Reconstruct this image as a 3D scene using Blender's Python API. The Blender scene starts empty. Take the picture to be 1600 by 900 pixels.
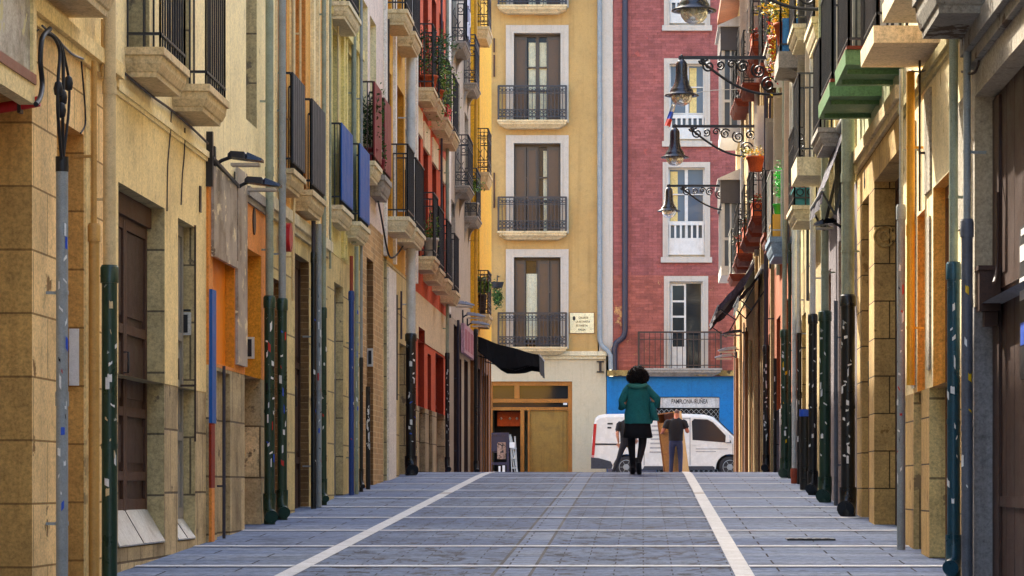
import bpy, math, random
from mathutils import Vector, Matrix

RND = random.Random(11)
SC = bpy.context.scene
COL = SC.collection
PI = math.pi

# ---------------------------------------------------------------- measures
FOC, CX, CY, CZ = 4500.0, 1005.0, 760.0, 1.285      # focal length in photo pixels, vanishing point, eye height
LX, RX = -3.75, 2.25                                 # facade planes of the two rows
WL = {}                                              # world origin of each object


def gz(s):                                           # height of the street along its length
    k = 0.0326
    if s < 44: return k * s
    if s < 50: return k * 44 + k * ((s - 44) - (s - 44) ** 2 / 12.0)
    return k * 47


def sL(x, u=0.0): return FOC * (-LX - u) / (CX - x)
def sR(x, u=0.0): return FOC * (RX - u) / (x - CX)
def zz(y, s): return CZ + (CY - y) * s / FOC
def PX(side, u): return LX + u if side == 'L' else RX - u
def S_(side, x, u=0.0): return sL(x, u) if side == 'L' else sR(x, u)


def hexc(h):
    h = h.lstrip('#')
    v = [int(h[i:i + 2], 16) / 255 for i in (0, 2, 4)]
    return tuple(c / 12.92 if c <= .04045 else ((c + .055) / 1.055) ** 2.4 for c in v) + (1.0,)


# ---------------------------------------------------------------- materials
MATS = {}


class NT:
    def __init__(self, m):
        self.t = m.node_tree; self.n = self.t.nodes; self.l = self.t.links
    def new(self, k, **kw):
        n = self.n.new(k)
        for a, b in kw.items():
            if a.startswith('i_'):
                key = a[2:].replace('_', ' ')
                n.inputs[key].default_value = b
            else: setattr(n, a, b)
        return n
    def link(self, a, b): self.l.new(a, b)
    def ramp(self, fac, stops):
        r = self.n.new('ShaderNodeValToRGB')
        e = r.color_ramp.elements
        e[0].position, e[0].color = stops[0][0], stops[0][1]
        e[1].position, e[1].color = stops[-1][0], stops[-1][1]
        for p, c in stops[1:-1]:
            q = e.new(p); q.color = c
        self.l.new(fac, r.inputs[0]); return r.outputs[0]
    def mix(self, mode, fac, a, b):
        m = self.n.new('ShaderNodeMix'); m.data_type = 'RGBA'; m.blend_type = mode
        for s, v in ((m.inputs[0], fac), (m.inputs[6], a), (m.inputs[7], b)):
            if hasattr(v, 'links') or hasattr(v, 'is_linked'): self.l.new(v, s)
            else: s.default_value = v
        return m.outputs[2]


def g(v): return (v, v, v, 1.0)


def pm(name, col, rough=.85, var=.22, streak=.25, scale=1.0, bump=.25, blocks=None, peel=None, metal=0.0, spec=.3, grit=.2, coat=0.0, sk=13):
    """a weathered surface: mottling, grit, rain streaks, optional stone joints and peeled patches"""
    if name in MATS: return MATS[name]
    m = bpy.data.materials.new(name); m.use_nodes = True; MATS[name] = m
    t = NT(m); b = t.n['Principled BSDF']
    b.inputs['Roughness'].default_value = rough; b.inputs['Metallic'].default_value = metal
    b.inputs['Specular IOR Level'].default_value = spec
    if coat: b.inputs['Coat Weight'].default_value = coat
    tc = t.new('ShaderNodeTexCoord'); P = tc.outputs['Object']
    c = hexc(col) if isinstance(col, str) else col
    base = None
    hgt = []
    if blocks:
        bw, bh, mort, tint = blocks
        sx = t.new('ShaderNodeSeparateXYZ'); t.link(P, sx.inputs[0])
        ad = t.new('ShaderNodeMath', operation='ADD'); t.link(sx.outputs[0], ad.inputs[0]); t.link(sx.outputs[1], ad.inputs[1])
        cb = t.new('ShaderNodeCombineXYZ'); t.link(ad.outputs[0], cb.inputs[0]); t.link(sx.outputs[2], cb.inputs[1])
        br = t.new('ShaderNodeTexBrick'); t.link(cb.outputs[0], br.inputs['Vector'])
        br.inputs['Scale'].default_value = 1.0
        br.inputs['Brick Width'].default_value = bw; br.inputs['Row Height'].default_value = bh
        br.inputs['Mortar Size'].default_value = max(.004, min(.011, bh * .02)); br.inputs['Mortar Smooth'].default_value = .3
        br.inputs['Bias'].default_value = 0.0
        br.inputs['Color1'].default_value = tuple(x * (1 - tint) for x in c[:3]) + (1,)
        br.inputs['Color2'].default_value = tuple(min(1, x * (1 + tint)) for x in c[:3]) + (1,)
        br.inputs['Mortar'].default_value = hexc(mort)
        base = br.outputs['Color']; hgt.append((br.outputs['Fac'], -.9))
    else:
        rgb = t.new('ShaderNodeRGB'); rgb.outputs[0].default_value = c; base = rgb.outputs[0]
    n1 = t.new('ShaderNodeTexNoise', i_Scale=1.7 * scale, i_Detail=7.0, i_Roughness=.68); t.link(P, n1.inputs['Vector'])
    base = t.mix('MULTIPLY', 1.0, base, t.ramp(n1.outputs[0], [(.3, (1 - var, 1 - var * 1.08, 1 - var * 1.2, 1)), (.5, g(1.0)), (.72, g(1 + var * .5))]))
    n2 = t.new('ShaderNodeTexNoise', i_Scale=44 * scale, i_Detail=5.0, i_Roughness=.8); t.link(P, n2.inputs['Vector'])
    base = t.mix('MULTIPLY', 1.0, base, t.ramp(n2.outputs[0], [(.36, g(1 - grit * 1.5)), (.5, g(1)), (.64, g(1 + grit * 1.1))]))
    hgt.append((n2.outputs[0], .5))
    n5 = t.new('ShaderNodeTexNoise', i_Scale=9 * scale, i_Detail=9.0, i_Roughness=.8, i_Distortion=.6); t.link(P, n5.inputs['Vector'])
    base = t.mix('MULTIPLY', 1.0, base, t.ramp(n5.outputs[0], [(.32, g(1 - grit * 1.7)), (.46, g(1.0)), (.66, g(1 + grit * .7))]))
    hgt.append((n5.outputs[0], .9))
    if streak:
        mp = t.new('ShaderNodeMapping'); mp.inputs['Scale'].default_value = (sk, sk, .45 * sk / 13); t.link(P, mp.inputs[0])
        n3 = t.new('ShaderNodeTexNoise', i_Scale=1.0, i_Detail=5.0, i_Roughness=.6); t.link(mp.outputs[0], n3.inputs['Vector'])
        f = t.ramp(n3.outputs[0], [(.54, g(0)), (.68, g(1))])
        dk = t.mix('MULTIPLY', 1.0, base, (.46, .38, .28, 1))
        fm = t.new('ShaderNodeMath', operation='MULTIPLY'); t.link(f, fm.inputs[0]); fm.inputs[1].default_value = streak
        base = t.mix('MIX', fm.outputs[0], base, dk)
    if peel:
        pc, amt = peel
        n4 = t.new('ShaderNodeTexNoise', i_Scale=2.6 * scale, i_Detail=8.0, i_Roughness=.7); t.link(P, n4.inputs['Vector'])
        th = .68 - amt * .3
        f4 = t.ramp(n4.outputs[0], [(th, g(0)), (th + .025, g(1))])
        base = t.mix('MIX', f4, base, hexc(pc)); hgt.append((f4, -.5))
    t.link(base, b.inputs['Base Color'])
    rr = t.ramp(n1.outputs[0], [(.25, g(max(.05, rough - .15))), (.75, g(min(1, rough + .1)))])
    t.link(rr, b.inputs['Roughness'])
    if bump:
        acc = None
        for sock, k in hgt:
            mm = t.new('ShaderNodeMath', operation='MULTIPLY'); t.link(sock, mm.inputs[0]); mm.inputs[1].default_value = k
            if acc is None: acc = mm.outputs[0]
            else:
                a2 = t.new('ShaderNodeMath', operation='ADD'); t.link(acc, a2.inputs[0]); t.link(mm.outputs[0], a2.inputs[1]); acc = a2.outputs[0]
        bp = t.new('ShaderNodeBump', i_Strength=bump, i_Distance=.02); t.link(acc, bp.inputs['Height'])
        t.link(bp.outputs[0], b.inputs['Normal'])
    return m


def paint(name, col, rough=.5, wear=.14, spec=.4, metal=0.0, chips=None):
    return pm(name, col, rough=rough, var=wear, streak=wear, scale=3, bump=.06, grit=wear * .7, spec=spec, metal=metal, peel=chips)


def glass(name='window_glass', col='#1c2226', rough=.06):
    if name in MATS: return MATS[name]
    m = bpy.data.materials.new(name); m.use_nodes = True; MATS[name] = m
    t = NT(m); b = t.n['Principled BSDF']
    b.inputs['Base Color'].default_value = hexc(col); b.inputs['Roughness'].default_value = rough
    b.inputs['Specular IOR Level'].default_value = .32
    tc = t.new('ShaderNodeTexCoord')
    n = t.new('ShaderNodeTexNoise', i_Scale=1.1, i_Detail=2.0); t.link(tc.outputs['Object'], n.inputs['Vector'])
    bp = t.new('ShaderNodeBump', i_Strength=.05, i_Distance=.05); t.link(n.outputs[0], bp.inputs['Height']); t.link(bp.outputs[0], b.inputs['Normal'])
    return m


def clear_glass(name='lamp_glass'):
    if name in MATS: return MATS[name]
    m = bpy.data.materials.new(name); m.use_nodes = True; MATS[name] = m
    b = m.node_tree.nodes['Principled BSDF']
    b.inputs['Base Color'].default_value = (.86, .85, .76, 1); b.inputs['Roughness'].default_value = .18
    b.inputs['Transmission Weight'].default_value = .75; b.inputs['IOR'].default_value = 1.25
    return m


# ---------------------------------------------------------------- mesh builder
class MB:
    def __init__(self): self.v = []; self.f = []; self.m = []; self.sm = []
    def add(self, vs, fs, m=0, smooth=False):
        o = len(self.v); self.v += [tuple(p) for p in vs]
        for f in fs:
            self.f.append(tuple(i + o for i in f)); self.m.append(m); self.sm.append(smooth)
        return self
    def quad(self, a, b, c, d, m=0): return self.add([a, b, c, d], [(0, 1, 2, 3)], m)
    def box(self, x0, x1, y0, y1, z0, z1, m=0):
        vs = [(x, y, z) for z in (z0, z1) for y in (y0, y1) for x in (x0, x1)]
        return self.add(vs, [(0, 2, 3, 1), (4, 5, 7, 6), (0, 1, 5, 4), (2, 6, 7, 3), (0, 4, 6, 2), (1, 3, 7, 5)], m)
    def sbox(self, side, u0, u1, s0, s1, z0, z1, m=0):
        a, b = PX(side, u0), PX(side, u1)
        return self.box(min(a, b), max(a, b), s0, s1, z0, z1, m)
    def obox(self, c, d, M, m=0):                    # oriented box: centre, half sizes, rotation matrix
        vs = [Vector(c) + M @ Vector((x * d[0], y * d[1], z * d[2])) for z in (-1, 1) for y in (-1, 1) for x in (-1, 1)]
        return self.add(vs, [(0, 2, 3, 1), (4, 5, 7, 6), (0, 1, 5, 4), (2, 6, 7, 3), (0, 4, 6, 2), (1, 3, 7, 5)], m)
    def beam(self, p, q, w, h, m=0):                 # straight bar between two points
        p, q = Vector(p), Vector(q); d = q - p
        if d.length < 1e-6: return self
        z = d.normalized(); up = Vector((0, 0, 1)) if abs(z.z) < .95 else Vector((0, 1, 0))
        x = up.cross(z).normalized(); y = z.cross(x)
        M = Matrix((x, y, z)).transposed()
        return self.obox((p + q) / 2, (w / 2, h / 2, d.length / 2), M, m)
    def loft(self, rings, m=0, smooth=True, cap=True, closed=True):
        n = len(rings[0]); vs = [p for r in rings for p in r]; fs = []
        for k in range(len(rings) - 1):
            for i in range(n if closed else n - 1):
                j = (i + 1) % n
                fs.append((k * n + i, k * n + j, (k + 1) * n + j, (k + 1) * n + i))
        self.add(vs, fs, m, smooth)
        if cap:
            self.add(rings[0], [tuple(range(n))[::-1]], m); self.add(rings[-1], [tuple(range(n))], m)
        return self
    def tube(self, path, r, n=8, m=0, cap=True):
        pts = [Vector(p) for p in path]; rs = r if isinstance(r, (list, tuple)) else [r] * len(pts)
        rings = []; px = None
        for i, p in enumerate(pts):
            a = pts[max(0, i - 1)]; b = pts[min(len(pts) - 1, i + 1)]
            z = (b - a)
            z = z.normalized() if z.length > 1e-9 else Vector((0, 0, 1))
            if px is None:
                up = Vector((0, 0, 1)) if abs(z.z) < .9 else Vector((0, 1, 0))
                px = up.cross(z).normalized()
            x = (px - z * px.dot(z))
            x = x.normalized() if x.length > 1e-6 else Vector((1, 0, 0))
            px = x; y = z.cross(x)
            rings.append([p + (x * math.cos(t) + y * math.sin(t)) * rs[i] for t in [2 * PI * k / n for k in range(n)]])
        return self.loft(rings, m, True, cap)
    def lathe(self, c, prof, n=20, m=0, cap=True):
        rings = [[(c[0] + r * math.cos(2 * PI * k / n), c[1] + r * math.sin(2 * PI * k / n), c[2] + z) for k in range(n)] for r, z in prof]
        return self.loft(rings, m, True, cap)
    def build(self, name, mats, parent=None, loc=None):
        if not isinstance(mats, (list, tuple)): mats = [mats]
        if parent is not None: o0 = WL[parent.name]
        elif loc is not None: o0 = Vector(loc)
        else:
            xs = [p[0] for p in self.v]; ys = [p[1] for p in self.v]; zs = [p[2] for p in self.v]
            o0 = Vector(((min(xs) + max(xs)) / 2, (min(ys) + max(ys)) / 2, min(zs)))
        me = bpy.data.meshes.new(name)
        me.from_pydata([(p[0] - o0.x, p[1] - o0.y, p[2] - o0.z) for p in self.v], [], self.f)
        for mt in mats: me.materials.append(mt)
        for p, mi, s in zip(me.polygons, self.m, self.sm): p.material_index = mi; p.use_smooth = s
        me.update()
        o = bpy.data.objects.new(name, me); COL.objects.link(o)
        if parent is not None: o.parent = parent
        else: o.location = o0
        WL[o.name] = o0
        return o


def thing(name, label, cat, loc, group=None):
    o = bpy.data.objects.new(name, None); COL.objects.link(o); o.location = loc; o.empty_display_size = .2
    WL[o.name] = Vector(loc); return tag(o, label, cat, group)


def tag(o, label=None, cat=None, group=None, kind=None):
    if label: o['label'] = label
    if cat: o['category'] = cat
    if group: o['group'] = group
    if kind: o['kind'] = kind
    return o


def text(body, size, loc, rot, mat, parent, name='lettering', width=None):
    cu = bpy.data.curves.new('lettering_curve', 'FONT'); cu.body = body; cu.size = size; cu.extrude = .002
    cu.align_x = 'CENTER'; cu.align_y = 'CENTER'; cu.offset = size * .012
    ob = bpy.data.objects.new('lettering_curve', cu); COL.objects.link(ob)
    bpy.context.view_layer.update()
    me = bpy.data.meshes.new_from_object(ob.evaluated_get(bpy.context.evaluated_depsgraph_get()))
    bpy.data.objects.remove(ob)
    xs = [v.co.x for v in me.vertices]
    k = width / (max(xs) - min(xs)) if width and xs else 1.0
    M = Matrix.Rotation(rot[2], 4, 'Z') @ Matrix.Rotation(rot[0], 4, 'X') @ Matrix.Diagonal((k, 1, 1, 1))
    o0 = WL[parent.name]
    me.transform(Matrix.Translation(Vector(loc) - o0) @ M)
    me.materials.clear(); me.materials.append(mat)
    o = bpy.data.objects.new(name, me); COL.objects.link(o); o.parent = parent; WL[o.name] = o0
    return o


FACE = {'L': (PI / 2, 0, PI / 2), 'R': (PI / 2, 0, -PI / 2), 'E': (PI / 2, 0, 0)}

# ---------------------------------------------------------------- palette
cream = pm('cream_plaster', '#ecd292', var=.18, streak=.26, peel=('#c5aa76', .18), grit=.17)
cream2 = pm('pale_cream_plaster', '#f2dfa8', var=.15, streak=.26, peel=('#c9b48a', .14), grit=.15)
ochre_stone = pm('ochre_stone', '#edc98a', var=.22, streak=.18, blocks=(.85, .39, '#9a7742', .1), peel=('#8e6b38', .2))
ochre_shade = pm('shaded_ochre_stone', '#c4954f', var=.22, streak=.2, blocks=(.85, .39, '#8a6432', .1))  # same ochre stone with the shade of the door recesses put into its colour
old_stone = pm('weathered_base_stone', '#b8a379', var=.5, streak=.35, blocks=(.55, .5, '#65553b', .3), peel=('#75664e', .22), bump=.5)
grey_stone = pm('grey_beige_stone', '#bca979', var=.3, streak=.25, blocks=(.5, .48, '#6b5f48', .1), peel=('#7d7058', .25), bump=.4)
stone_r = pm('honey_stone', '#b8965a', var=.3, streak=.22, blocks=(.8, .365, '#4c3a1e', .1), peel=('#876735', .2), bump=.45)
sand = pm('sand_stone', '#d2bb7c', var=.28, streak=.35, blocks=(1.1, .62, '#85744e', .06), peel=('#93805a', .25))
orange = pm('orange_plaster', '#dc8a3c', var=.12, streak=.15)
orange_d = pm('amber_plaster', '#cc8a26', var=.14, streak=.15)
orange_b = paint('bright_orange_board', '#ee860e', wear=.1)
yellowgreen = pm('pale_yellow_plaster', '#dccb82', var=.14, streak=.35, peel=('#b3a66e', .16))
peach = pm('peach_plaster', '#e0a54c', var=.14, streak=.25)
pinkish = pm('pale_pink_plaster', '#dcc9b6', var=.1, streak=.28)
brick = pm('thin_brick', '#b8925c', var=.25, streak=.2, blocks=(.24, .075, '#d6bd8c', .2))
brick_shade = pm('shaded_thin_brick', '#7a5a36', var=.25, streak=.2, blocks=(.24, .075, '#a58a60', .2))  # the thin brick again, darkened to paint the shade inside the reveals
ochre_y = pm('warm_yellow_plaster', '#dcaa48', var=.14, streak=.3)
white_p = pm('white_plaster', '#e4dccb', var=.08, streak=.25)
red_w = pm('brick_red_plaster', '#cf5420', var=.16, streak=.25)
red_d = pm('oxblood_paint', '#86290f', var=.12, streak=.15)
creamband = pm('cream_band', '#e6cfa0', var=.1, streak=.25)
greypink = pm('grey_pink_plaster', '#b9aa94', var=.15, streak=.3)
greybeige = pm('grey_beige_plaster', '#a8987e', var=.2, streak=.35)
yellow_v = pm('vivid_yellow_plaster', '#eab02c', var=.1, streak=.16)
tan_y = pm('tan_yellow_plaster', '#b6945a', var=.13, streak=.3, grit=.1, sk=5)
off_white = pm('off_white_plaster', '#bdb2a0', var=.07, streak=.2, grit=.08)
cream_g = pm('cream_ground_floor', '#c0b393', var=.08, streak=.2, grit=.08)
brick_red = pm('rose_red_brick', '#96564e', var=.28, streak=.3, sk=6, blocks=(.27, .085, '#7f4640', .16), peel=('#a9564a', .12), bump=.5)
brick_old = pm('worn_red_brick', '#9c5848', var=.3, streak=.2, blocks=(.27, .085, '#8a4a3c', .18), peel=('#c99a62', .2), bump=.6)
blue_shop = pm('blue_shopfront_paint', '#0a6ca6', var=.16, streak=.3, sk=6, rough=.6)
roughcast = pm('grey_roughcast', '#a29886', var=.25, streak=.2, bump=.8, grit=.3)
cream_r = pm('cream_facade', '#e0cd9d', var=.14, streak=.3, peel=('#a89060', .26))  # plain cream plaster of the right row, peeling in patches
greenwhite = pm('pale_green_plaster', '#b5b78c', var=.16, streak=.35, peel=('#9b9a74', .2))
mauve = pm('grey_mauve_plaster', '#6f666a', var=.16, streak=.3)
cream3 = pm('straw_plaster', '#b3a472', var=.2, streak=.4, peel=('#8c7d54', .22))
terracotta = pm('terracotta_plaster', '#a4592f', var=.2, streak=.3)
beige_r = pm('beige_plaster', '#a99a78', var=.16, streak=.35)
redbrown = pm('red_brown_plaster', '#9a4c2a', var=.2, streak=.3)
sandy_r = pm('sandy_plaster', '#b09867', var=.2, streak=.4)
pinkbeige = pm('pink_beige_stone', '#c2a896', var=.15, streak=.2)
slab_m = pm('balcony_stone', '#cdb688', var=.2, streak=.45, peel=('#a58b5b', .2))
slab_w = pm('pale_balcony_stone', '#d5c7a0', var=.15, streak=.35)
slab_g = pm('grey_balcony_stone', '#9b9284', var=.25, streak=.45)
slab_green = pm('green_balcony_paint', '#5e8256', var=.12, streak=.25, rough=.6)
slab_beige = pm('beige_balcony_plaster', '#dcc59c', var=.12, streak=.3)
slab_blue = pm('blue_grey_balcony', '#7d94a6', var=.15, streak=.3)
slab_red = pm('red_balcony', '#733320', var=.18, streak=.3)
slab_rot = pm('crumbling_grey_concrete', '#8a8376', var=.35, streak=.3, peel=('#54422e', .4), bump=.8)
iron = paint('black_iron', '#1e1f22', rough=.45)
iron_b = paint('brown_iron', '#3a2a22', rough=.5)
iron_g = paint('grey_iron', '#2e2f33', rough=.45)
iron_w = paint('grey_white_iron', '#a9a9a2', rough=.5)
dark_board = paint('charcoal_board', '#30333a', rough=.6, wear=.2)
blue_board = paint('blue_board', '#0b55a2', rough=.5)
red_board = paint('wine_red_board', '#7d1f26', rough=.5)
wood_dark = pm('dark_brown_wood', '#4c3222', var=.3, streak=.5, scale=2, rough=.6)
wood_vd = pm('near_black_wood', '#3a241a', var=.3, streak=.4, scale=2, rough=.55)
wood_gold = pm('golden_wood', '#9c6526', var=.3, streak=.4, scale=2, rough=.5)
wood_mid = pm('brown_wood', '#7f5430', var=.25, streak=.4, scale=2, rough=.6)
wood_ply = pm('plywood', '#b98a44', var=.15, streak=.25, scale=2, rough=.6)
ply_dark = pm('dusty_board', '#8c6c30', var=.25, streak=.4, scale=2, rough=.7)
shutter_br = paint('brown_shutter', '#4b4238', rough=.6)
shutter_gr = paint('grey_shutter', '#8b867a', rough=.6)
shutter_be = paint('beige_louvre', '#b8a890', rough=.6)
shutter_dk = paint('dark_grey_shutter', '#3a3c40', rough=.6, wear=.2)
white_f = paint('white_frame', '#cfcbc0', rough=.4)
curtain = pm('pale_curtain', '#c9c7a8', var=.12, streak=.3)
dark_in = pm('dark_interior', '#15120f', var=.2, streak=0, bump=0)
pipe_grey = paint('grey_pipe', '#8d9290', rough=.5, wear=.2)
pipe_gg = paint('grey_green_pipe', '#8d9580', rough=.5, wear=.25)
pipe_white = paint('pale_zinc_pipe', '#c3c6c0', rough=.4, wear=.2)
pipe_cream = paint('cream_pipe', '#d0b887', rough=.55, wear=.2)
pipe_ochre = paint('ochre_pipe', '#c0924a', rough=.5, wear=.2)
pipe_yellow = paint('yellow_pipe', '#cf9527', rough=.5, wear=.2)
pipe_red = paint('rust_pipe', '#8c3b22', rough=.6, wear=.25)
guard_green = paint('dark_green_cast_iron', '#1f3a2c', rough=.35, wear=.3, chips=('#aab0aa', .1))
guard_black = paint('black_cast_iron', '#171b1d', rough=.35, wear=.3, chips=('#aab0aa', .1))
guard_blue = paint('petrol_blue_cast_iron', '#12404e', rough=.35, wear=.3, chips=('#aab0aa', .1))
pipe_blue = paint('blue_pipe', '#1d3f7c', rough=.4, wear=.2)
violet = paint('violet_black_pipe', '#33303c', rough=.4, wear=.2)
slate_p = paint('slate_grey_pipe', '#565a62', rough=.5, wear=.3)
white_st = paint('white_sticker', '#dcdcd6', rough=.5)
blue_st = paint('blue_sticker', '#2450b8', rough=.5)
red_st = paint('red_sticker', '#b5281c', rough=.5)
black_st = paint('black_sticker', '#16161a', rough=.5)
yellow_st = paint('yellow_sticker', '#e0b51c', rough=.5)
steel = pm('brushed_plate', '#c2c2bc', rough=.45, metal=.35, var=.25, streak=.35, scale=2)
rubber = paint('black_cable', '#17171a', rough=.6)
red_hose = paint('red_conduit', '#c2241c', rough=.45)
canvas_b = pm('black_canvas', '#17181a', var=.2, streak=.2, rough=.9)
canvas_g = pm('grey_canvas', '#77767a', var=.2, streak=.3, rough=.9)
canvas_v = pm('violet_grey_canvas', '#4a4650', var=.2, streak=.3, rough=.9)
terracot = pm('terracotta_pot', '#b4532a', var=.15, streak=.2)
leaf_d = pm('dark_leaf', '#2c4a1f', var=.3, streak=0, bump=0, rough=.6)
leaf_m = pm('mid_leaf', '#4c7028', var=.3, streak=0, bump=0, rough=.6)
leaf_l = pm('light_leaf', '#86983a', var=.3, streak=0, bump=0, rough=.6)
petal_y = paint('yellow_petal', '#efc418', rough=.7)
petal_r = paint('red_petal', '#c22a22', rough=.7)
earth = pm('potting_soil', '#3b2b1e')
plaque_m = pm('cream_tile', '#eadfae', var=.06, streak=.1, rough=.3)
ink = paint('dark_ink', '#2a2a22', rough=.6)
gl = glass()
gl_l = glass('pale_window_glass', '#56606a', .05)


# ---------------------------------------------------------------- facades
def panel_door(root, side, u, s0, s1, z0, z1, mat, name='door', leaves=2, handle=True, rows=(.28, .62), matp=None):
    b = MB(); fw = .07; matp = matp or mat
    b.sbox(side, u - .05, u, s0, s1, z0, z1, 1)
    w = (s1 - s0) / leaves; H = z1 - z0
    for k in range(leaves):
        a, c = s0 + k * w, s0 + (k + 1) * w
        for q0, q1 in ((a + .004, a + fw), (c - fw, c - .004)): b.sbox(side, u, u + .025, q0, q1, z0, z1)
        zs = [0, *rows, 1]
        for i, q in enumerate(zs):
            zc = z0 + q * H; h = .07 if 0 < i < len(zs) - 1 else .09
            lo, hi = (z0, z0 + h) if i == 0 else ((z1 - h, z1) if i == len(zs) - 1 else (zc - h / 2, zc + h / 2))
            b.sbox(side, u, u + .023, a + fw, c - fw, lo, hi)
        for i in range(len(zs) - 1):
            lo, hi = z0 + zs[i] * H + .1, z0 + zs[i + 1] * H - .1
            if hi - lo > .12: b.sbox(side, u, u + .012, a + fw + .04, c - fw - .04, lo, hi, 1)
    d = b.build(name, [mat, matp], root)
    if handle:
        h = MB(); sc = (s0 + s1) / 2
        x = PX(side, u + .06)
        h.tube([(PX(side, u + .02), sc - .06, z0 + H * .47), (x, sc - .06, z0 + H * .47), (x, sc - .06, z0 + H * .54), (PX(side, u + .02), sc - .06, z0 + H * .54)], .009, 6)
        h.build('handle', iron, d)
    return d


def plain_panel(root, side, u, s0, s1, z0, z1, mat, name='door', ribs=0):
    b = MB(); b.sbox(side, u - .05, u, s0, s1, z0, z1)
    if ribs:
        n = max(2, int((z1 - z0) / ribs))
        for i in range(n):
            a = z0 + (z1 - z0) * i / n
            b.sbox(side, u, u + .012, s0, s1, a + .01, a + (z1 - z0) / n * .6)
    return b.build(name, mat, root)


def window_unit(root, side, u, s0, s1, z0, z1, fm, rails=(.55,), curtains=True, glassm=None, name='window'):
    b = MB(); t = .055
    b.sbox(side, u - .03, u + .02, s0, s0 + t, z0, z1); b.sbox(side, u - .03, u + .02, s1 - t, s1, z0, z1)
    c = (s0 + s1) / 2
    b.sbox(side, u - .03, u + .03, c - .045, c + .045, z0, z1)
    for lo, hi in ((z0, z0 + t), (z1 - t, z1)):
        b.sbox(side, u - .03, u + .018, s0 + t, c - .045, lo, hi); b.sbox(side, u - .03, u + .018, c + .045, s1 - t, lo, hi)
    for q in rails:
        z = z0 + (z1 - z0) * q
        b.sbox(side, u - .03, u + .016, s0 + t, c - .045, z - .02, z + .02); b.sbox(side, u - .03, u + .016, c + .045, s1 - t, z - .02, z + .02)
    w = b.build(name, fm, root)
    p = MB(); p.sbox(side, u - .045, u - .03, s0, s1, z0, z1); p.build('pane', glassm or gl, w)
    return w


def open_shutter(root, side, u, s, z0, z1, w, mat, ribs=.055, t=.035):
    """a louvred leaf folded out square to the wall"""
    b = MB()
    a, c = u, u + w
    b.sbox(side, a, a + .05, s, s + t, z0, z1); b.sbox(side, c - .05, c, s, s + t, z0, z1)
    for lo, hi in ((z0, z0 + .07), (z1 - .07, z1), ((z0 + z1) / 2 - .035, (z0 + z1) / 2 + .035)): b.sbox(side, a + .05, c - .05, s + .001, s + t - .001, lo, hi)
    b.sbox(side, a + .05, c - .05, s + .012, s + t - .012, z0 + .07, z1 - .07)
    z = z0 + .08
    while z < z1 - .1:
        b.sbox(side, a + .05, c - .05, s + .004, s + t - .004, z, z + ribs * .7); z += ribs
    return b.build('shutter', mat, root)


def facade(root, side, s0, s1, zones, ops, u=0.0, zbase=None, roofm=None, depth=6.5, cols=None):
    """street front with real openings: zones = [(ztop, material, reveal material, du)], ops = [(a, b, zb, zt, depth)]"""
    zb = (min(gz(s0), gz(s1)) - .6) if zbase is None else zbase
    z0 = zb
    s0 += .002; s1 -= .002
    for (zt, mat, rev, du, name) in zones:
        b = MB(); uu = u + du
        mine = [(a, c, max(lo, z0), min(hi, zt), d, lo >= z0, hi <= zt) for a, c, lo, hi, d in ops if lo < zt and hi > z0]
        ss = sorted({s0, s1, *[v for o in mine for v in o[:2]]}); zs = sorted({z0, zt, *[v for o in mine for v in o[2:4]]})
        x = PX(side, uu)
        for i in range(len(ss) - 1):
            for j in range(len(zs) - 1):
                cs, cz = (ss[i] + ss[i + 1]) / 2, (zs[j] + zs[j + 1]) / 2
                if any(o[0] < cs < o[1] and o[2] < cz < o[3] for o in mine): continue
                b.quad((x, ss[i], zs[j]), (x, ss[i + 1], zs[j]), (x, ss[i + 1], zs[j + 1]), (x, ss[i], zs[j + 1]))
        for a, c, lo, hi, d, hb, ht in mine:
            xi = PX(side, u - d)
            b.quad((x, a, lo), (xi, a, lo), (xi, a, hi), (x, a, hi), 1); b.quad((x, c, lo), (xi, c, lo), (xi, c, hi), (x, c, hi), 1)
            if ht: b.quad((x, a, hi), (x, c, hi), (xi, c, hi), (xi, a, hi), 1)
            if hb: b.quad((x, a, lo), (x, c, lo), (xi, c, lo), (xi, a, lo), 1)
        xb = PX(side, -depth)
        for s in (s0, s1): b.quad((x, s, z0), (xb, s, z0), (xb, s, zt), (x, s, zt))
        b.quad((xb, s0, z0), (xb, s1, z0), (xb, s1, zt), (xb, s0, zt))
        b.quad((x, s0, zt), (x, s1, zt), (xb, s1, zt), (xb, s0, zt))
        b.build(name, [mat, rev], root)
        z0 = zt
    r = MB(); r.sbox(side, -depth - .2, u + .45, s0, s1, z0 + .003, z0 + .16); r.sbox(side, -depth, u + .1, s0, s1, z0 - .25, z0 + .001) if False else None
    r.build('roof', roofm or pm('roof_tile', '#8a5638', blocks=(.3, .2, '#5f3a26', .15)), root)


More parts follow.
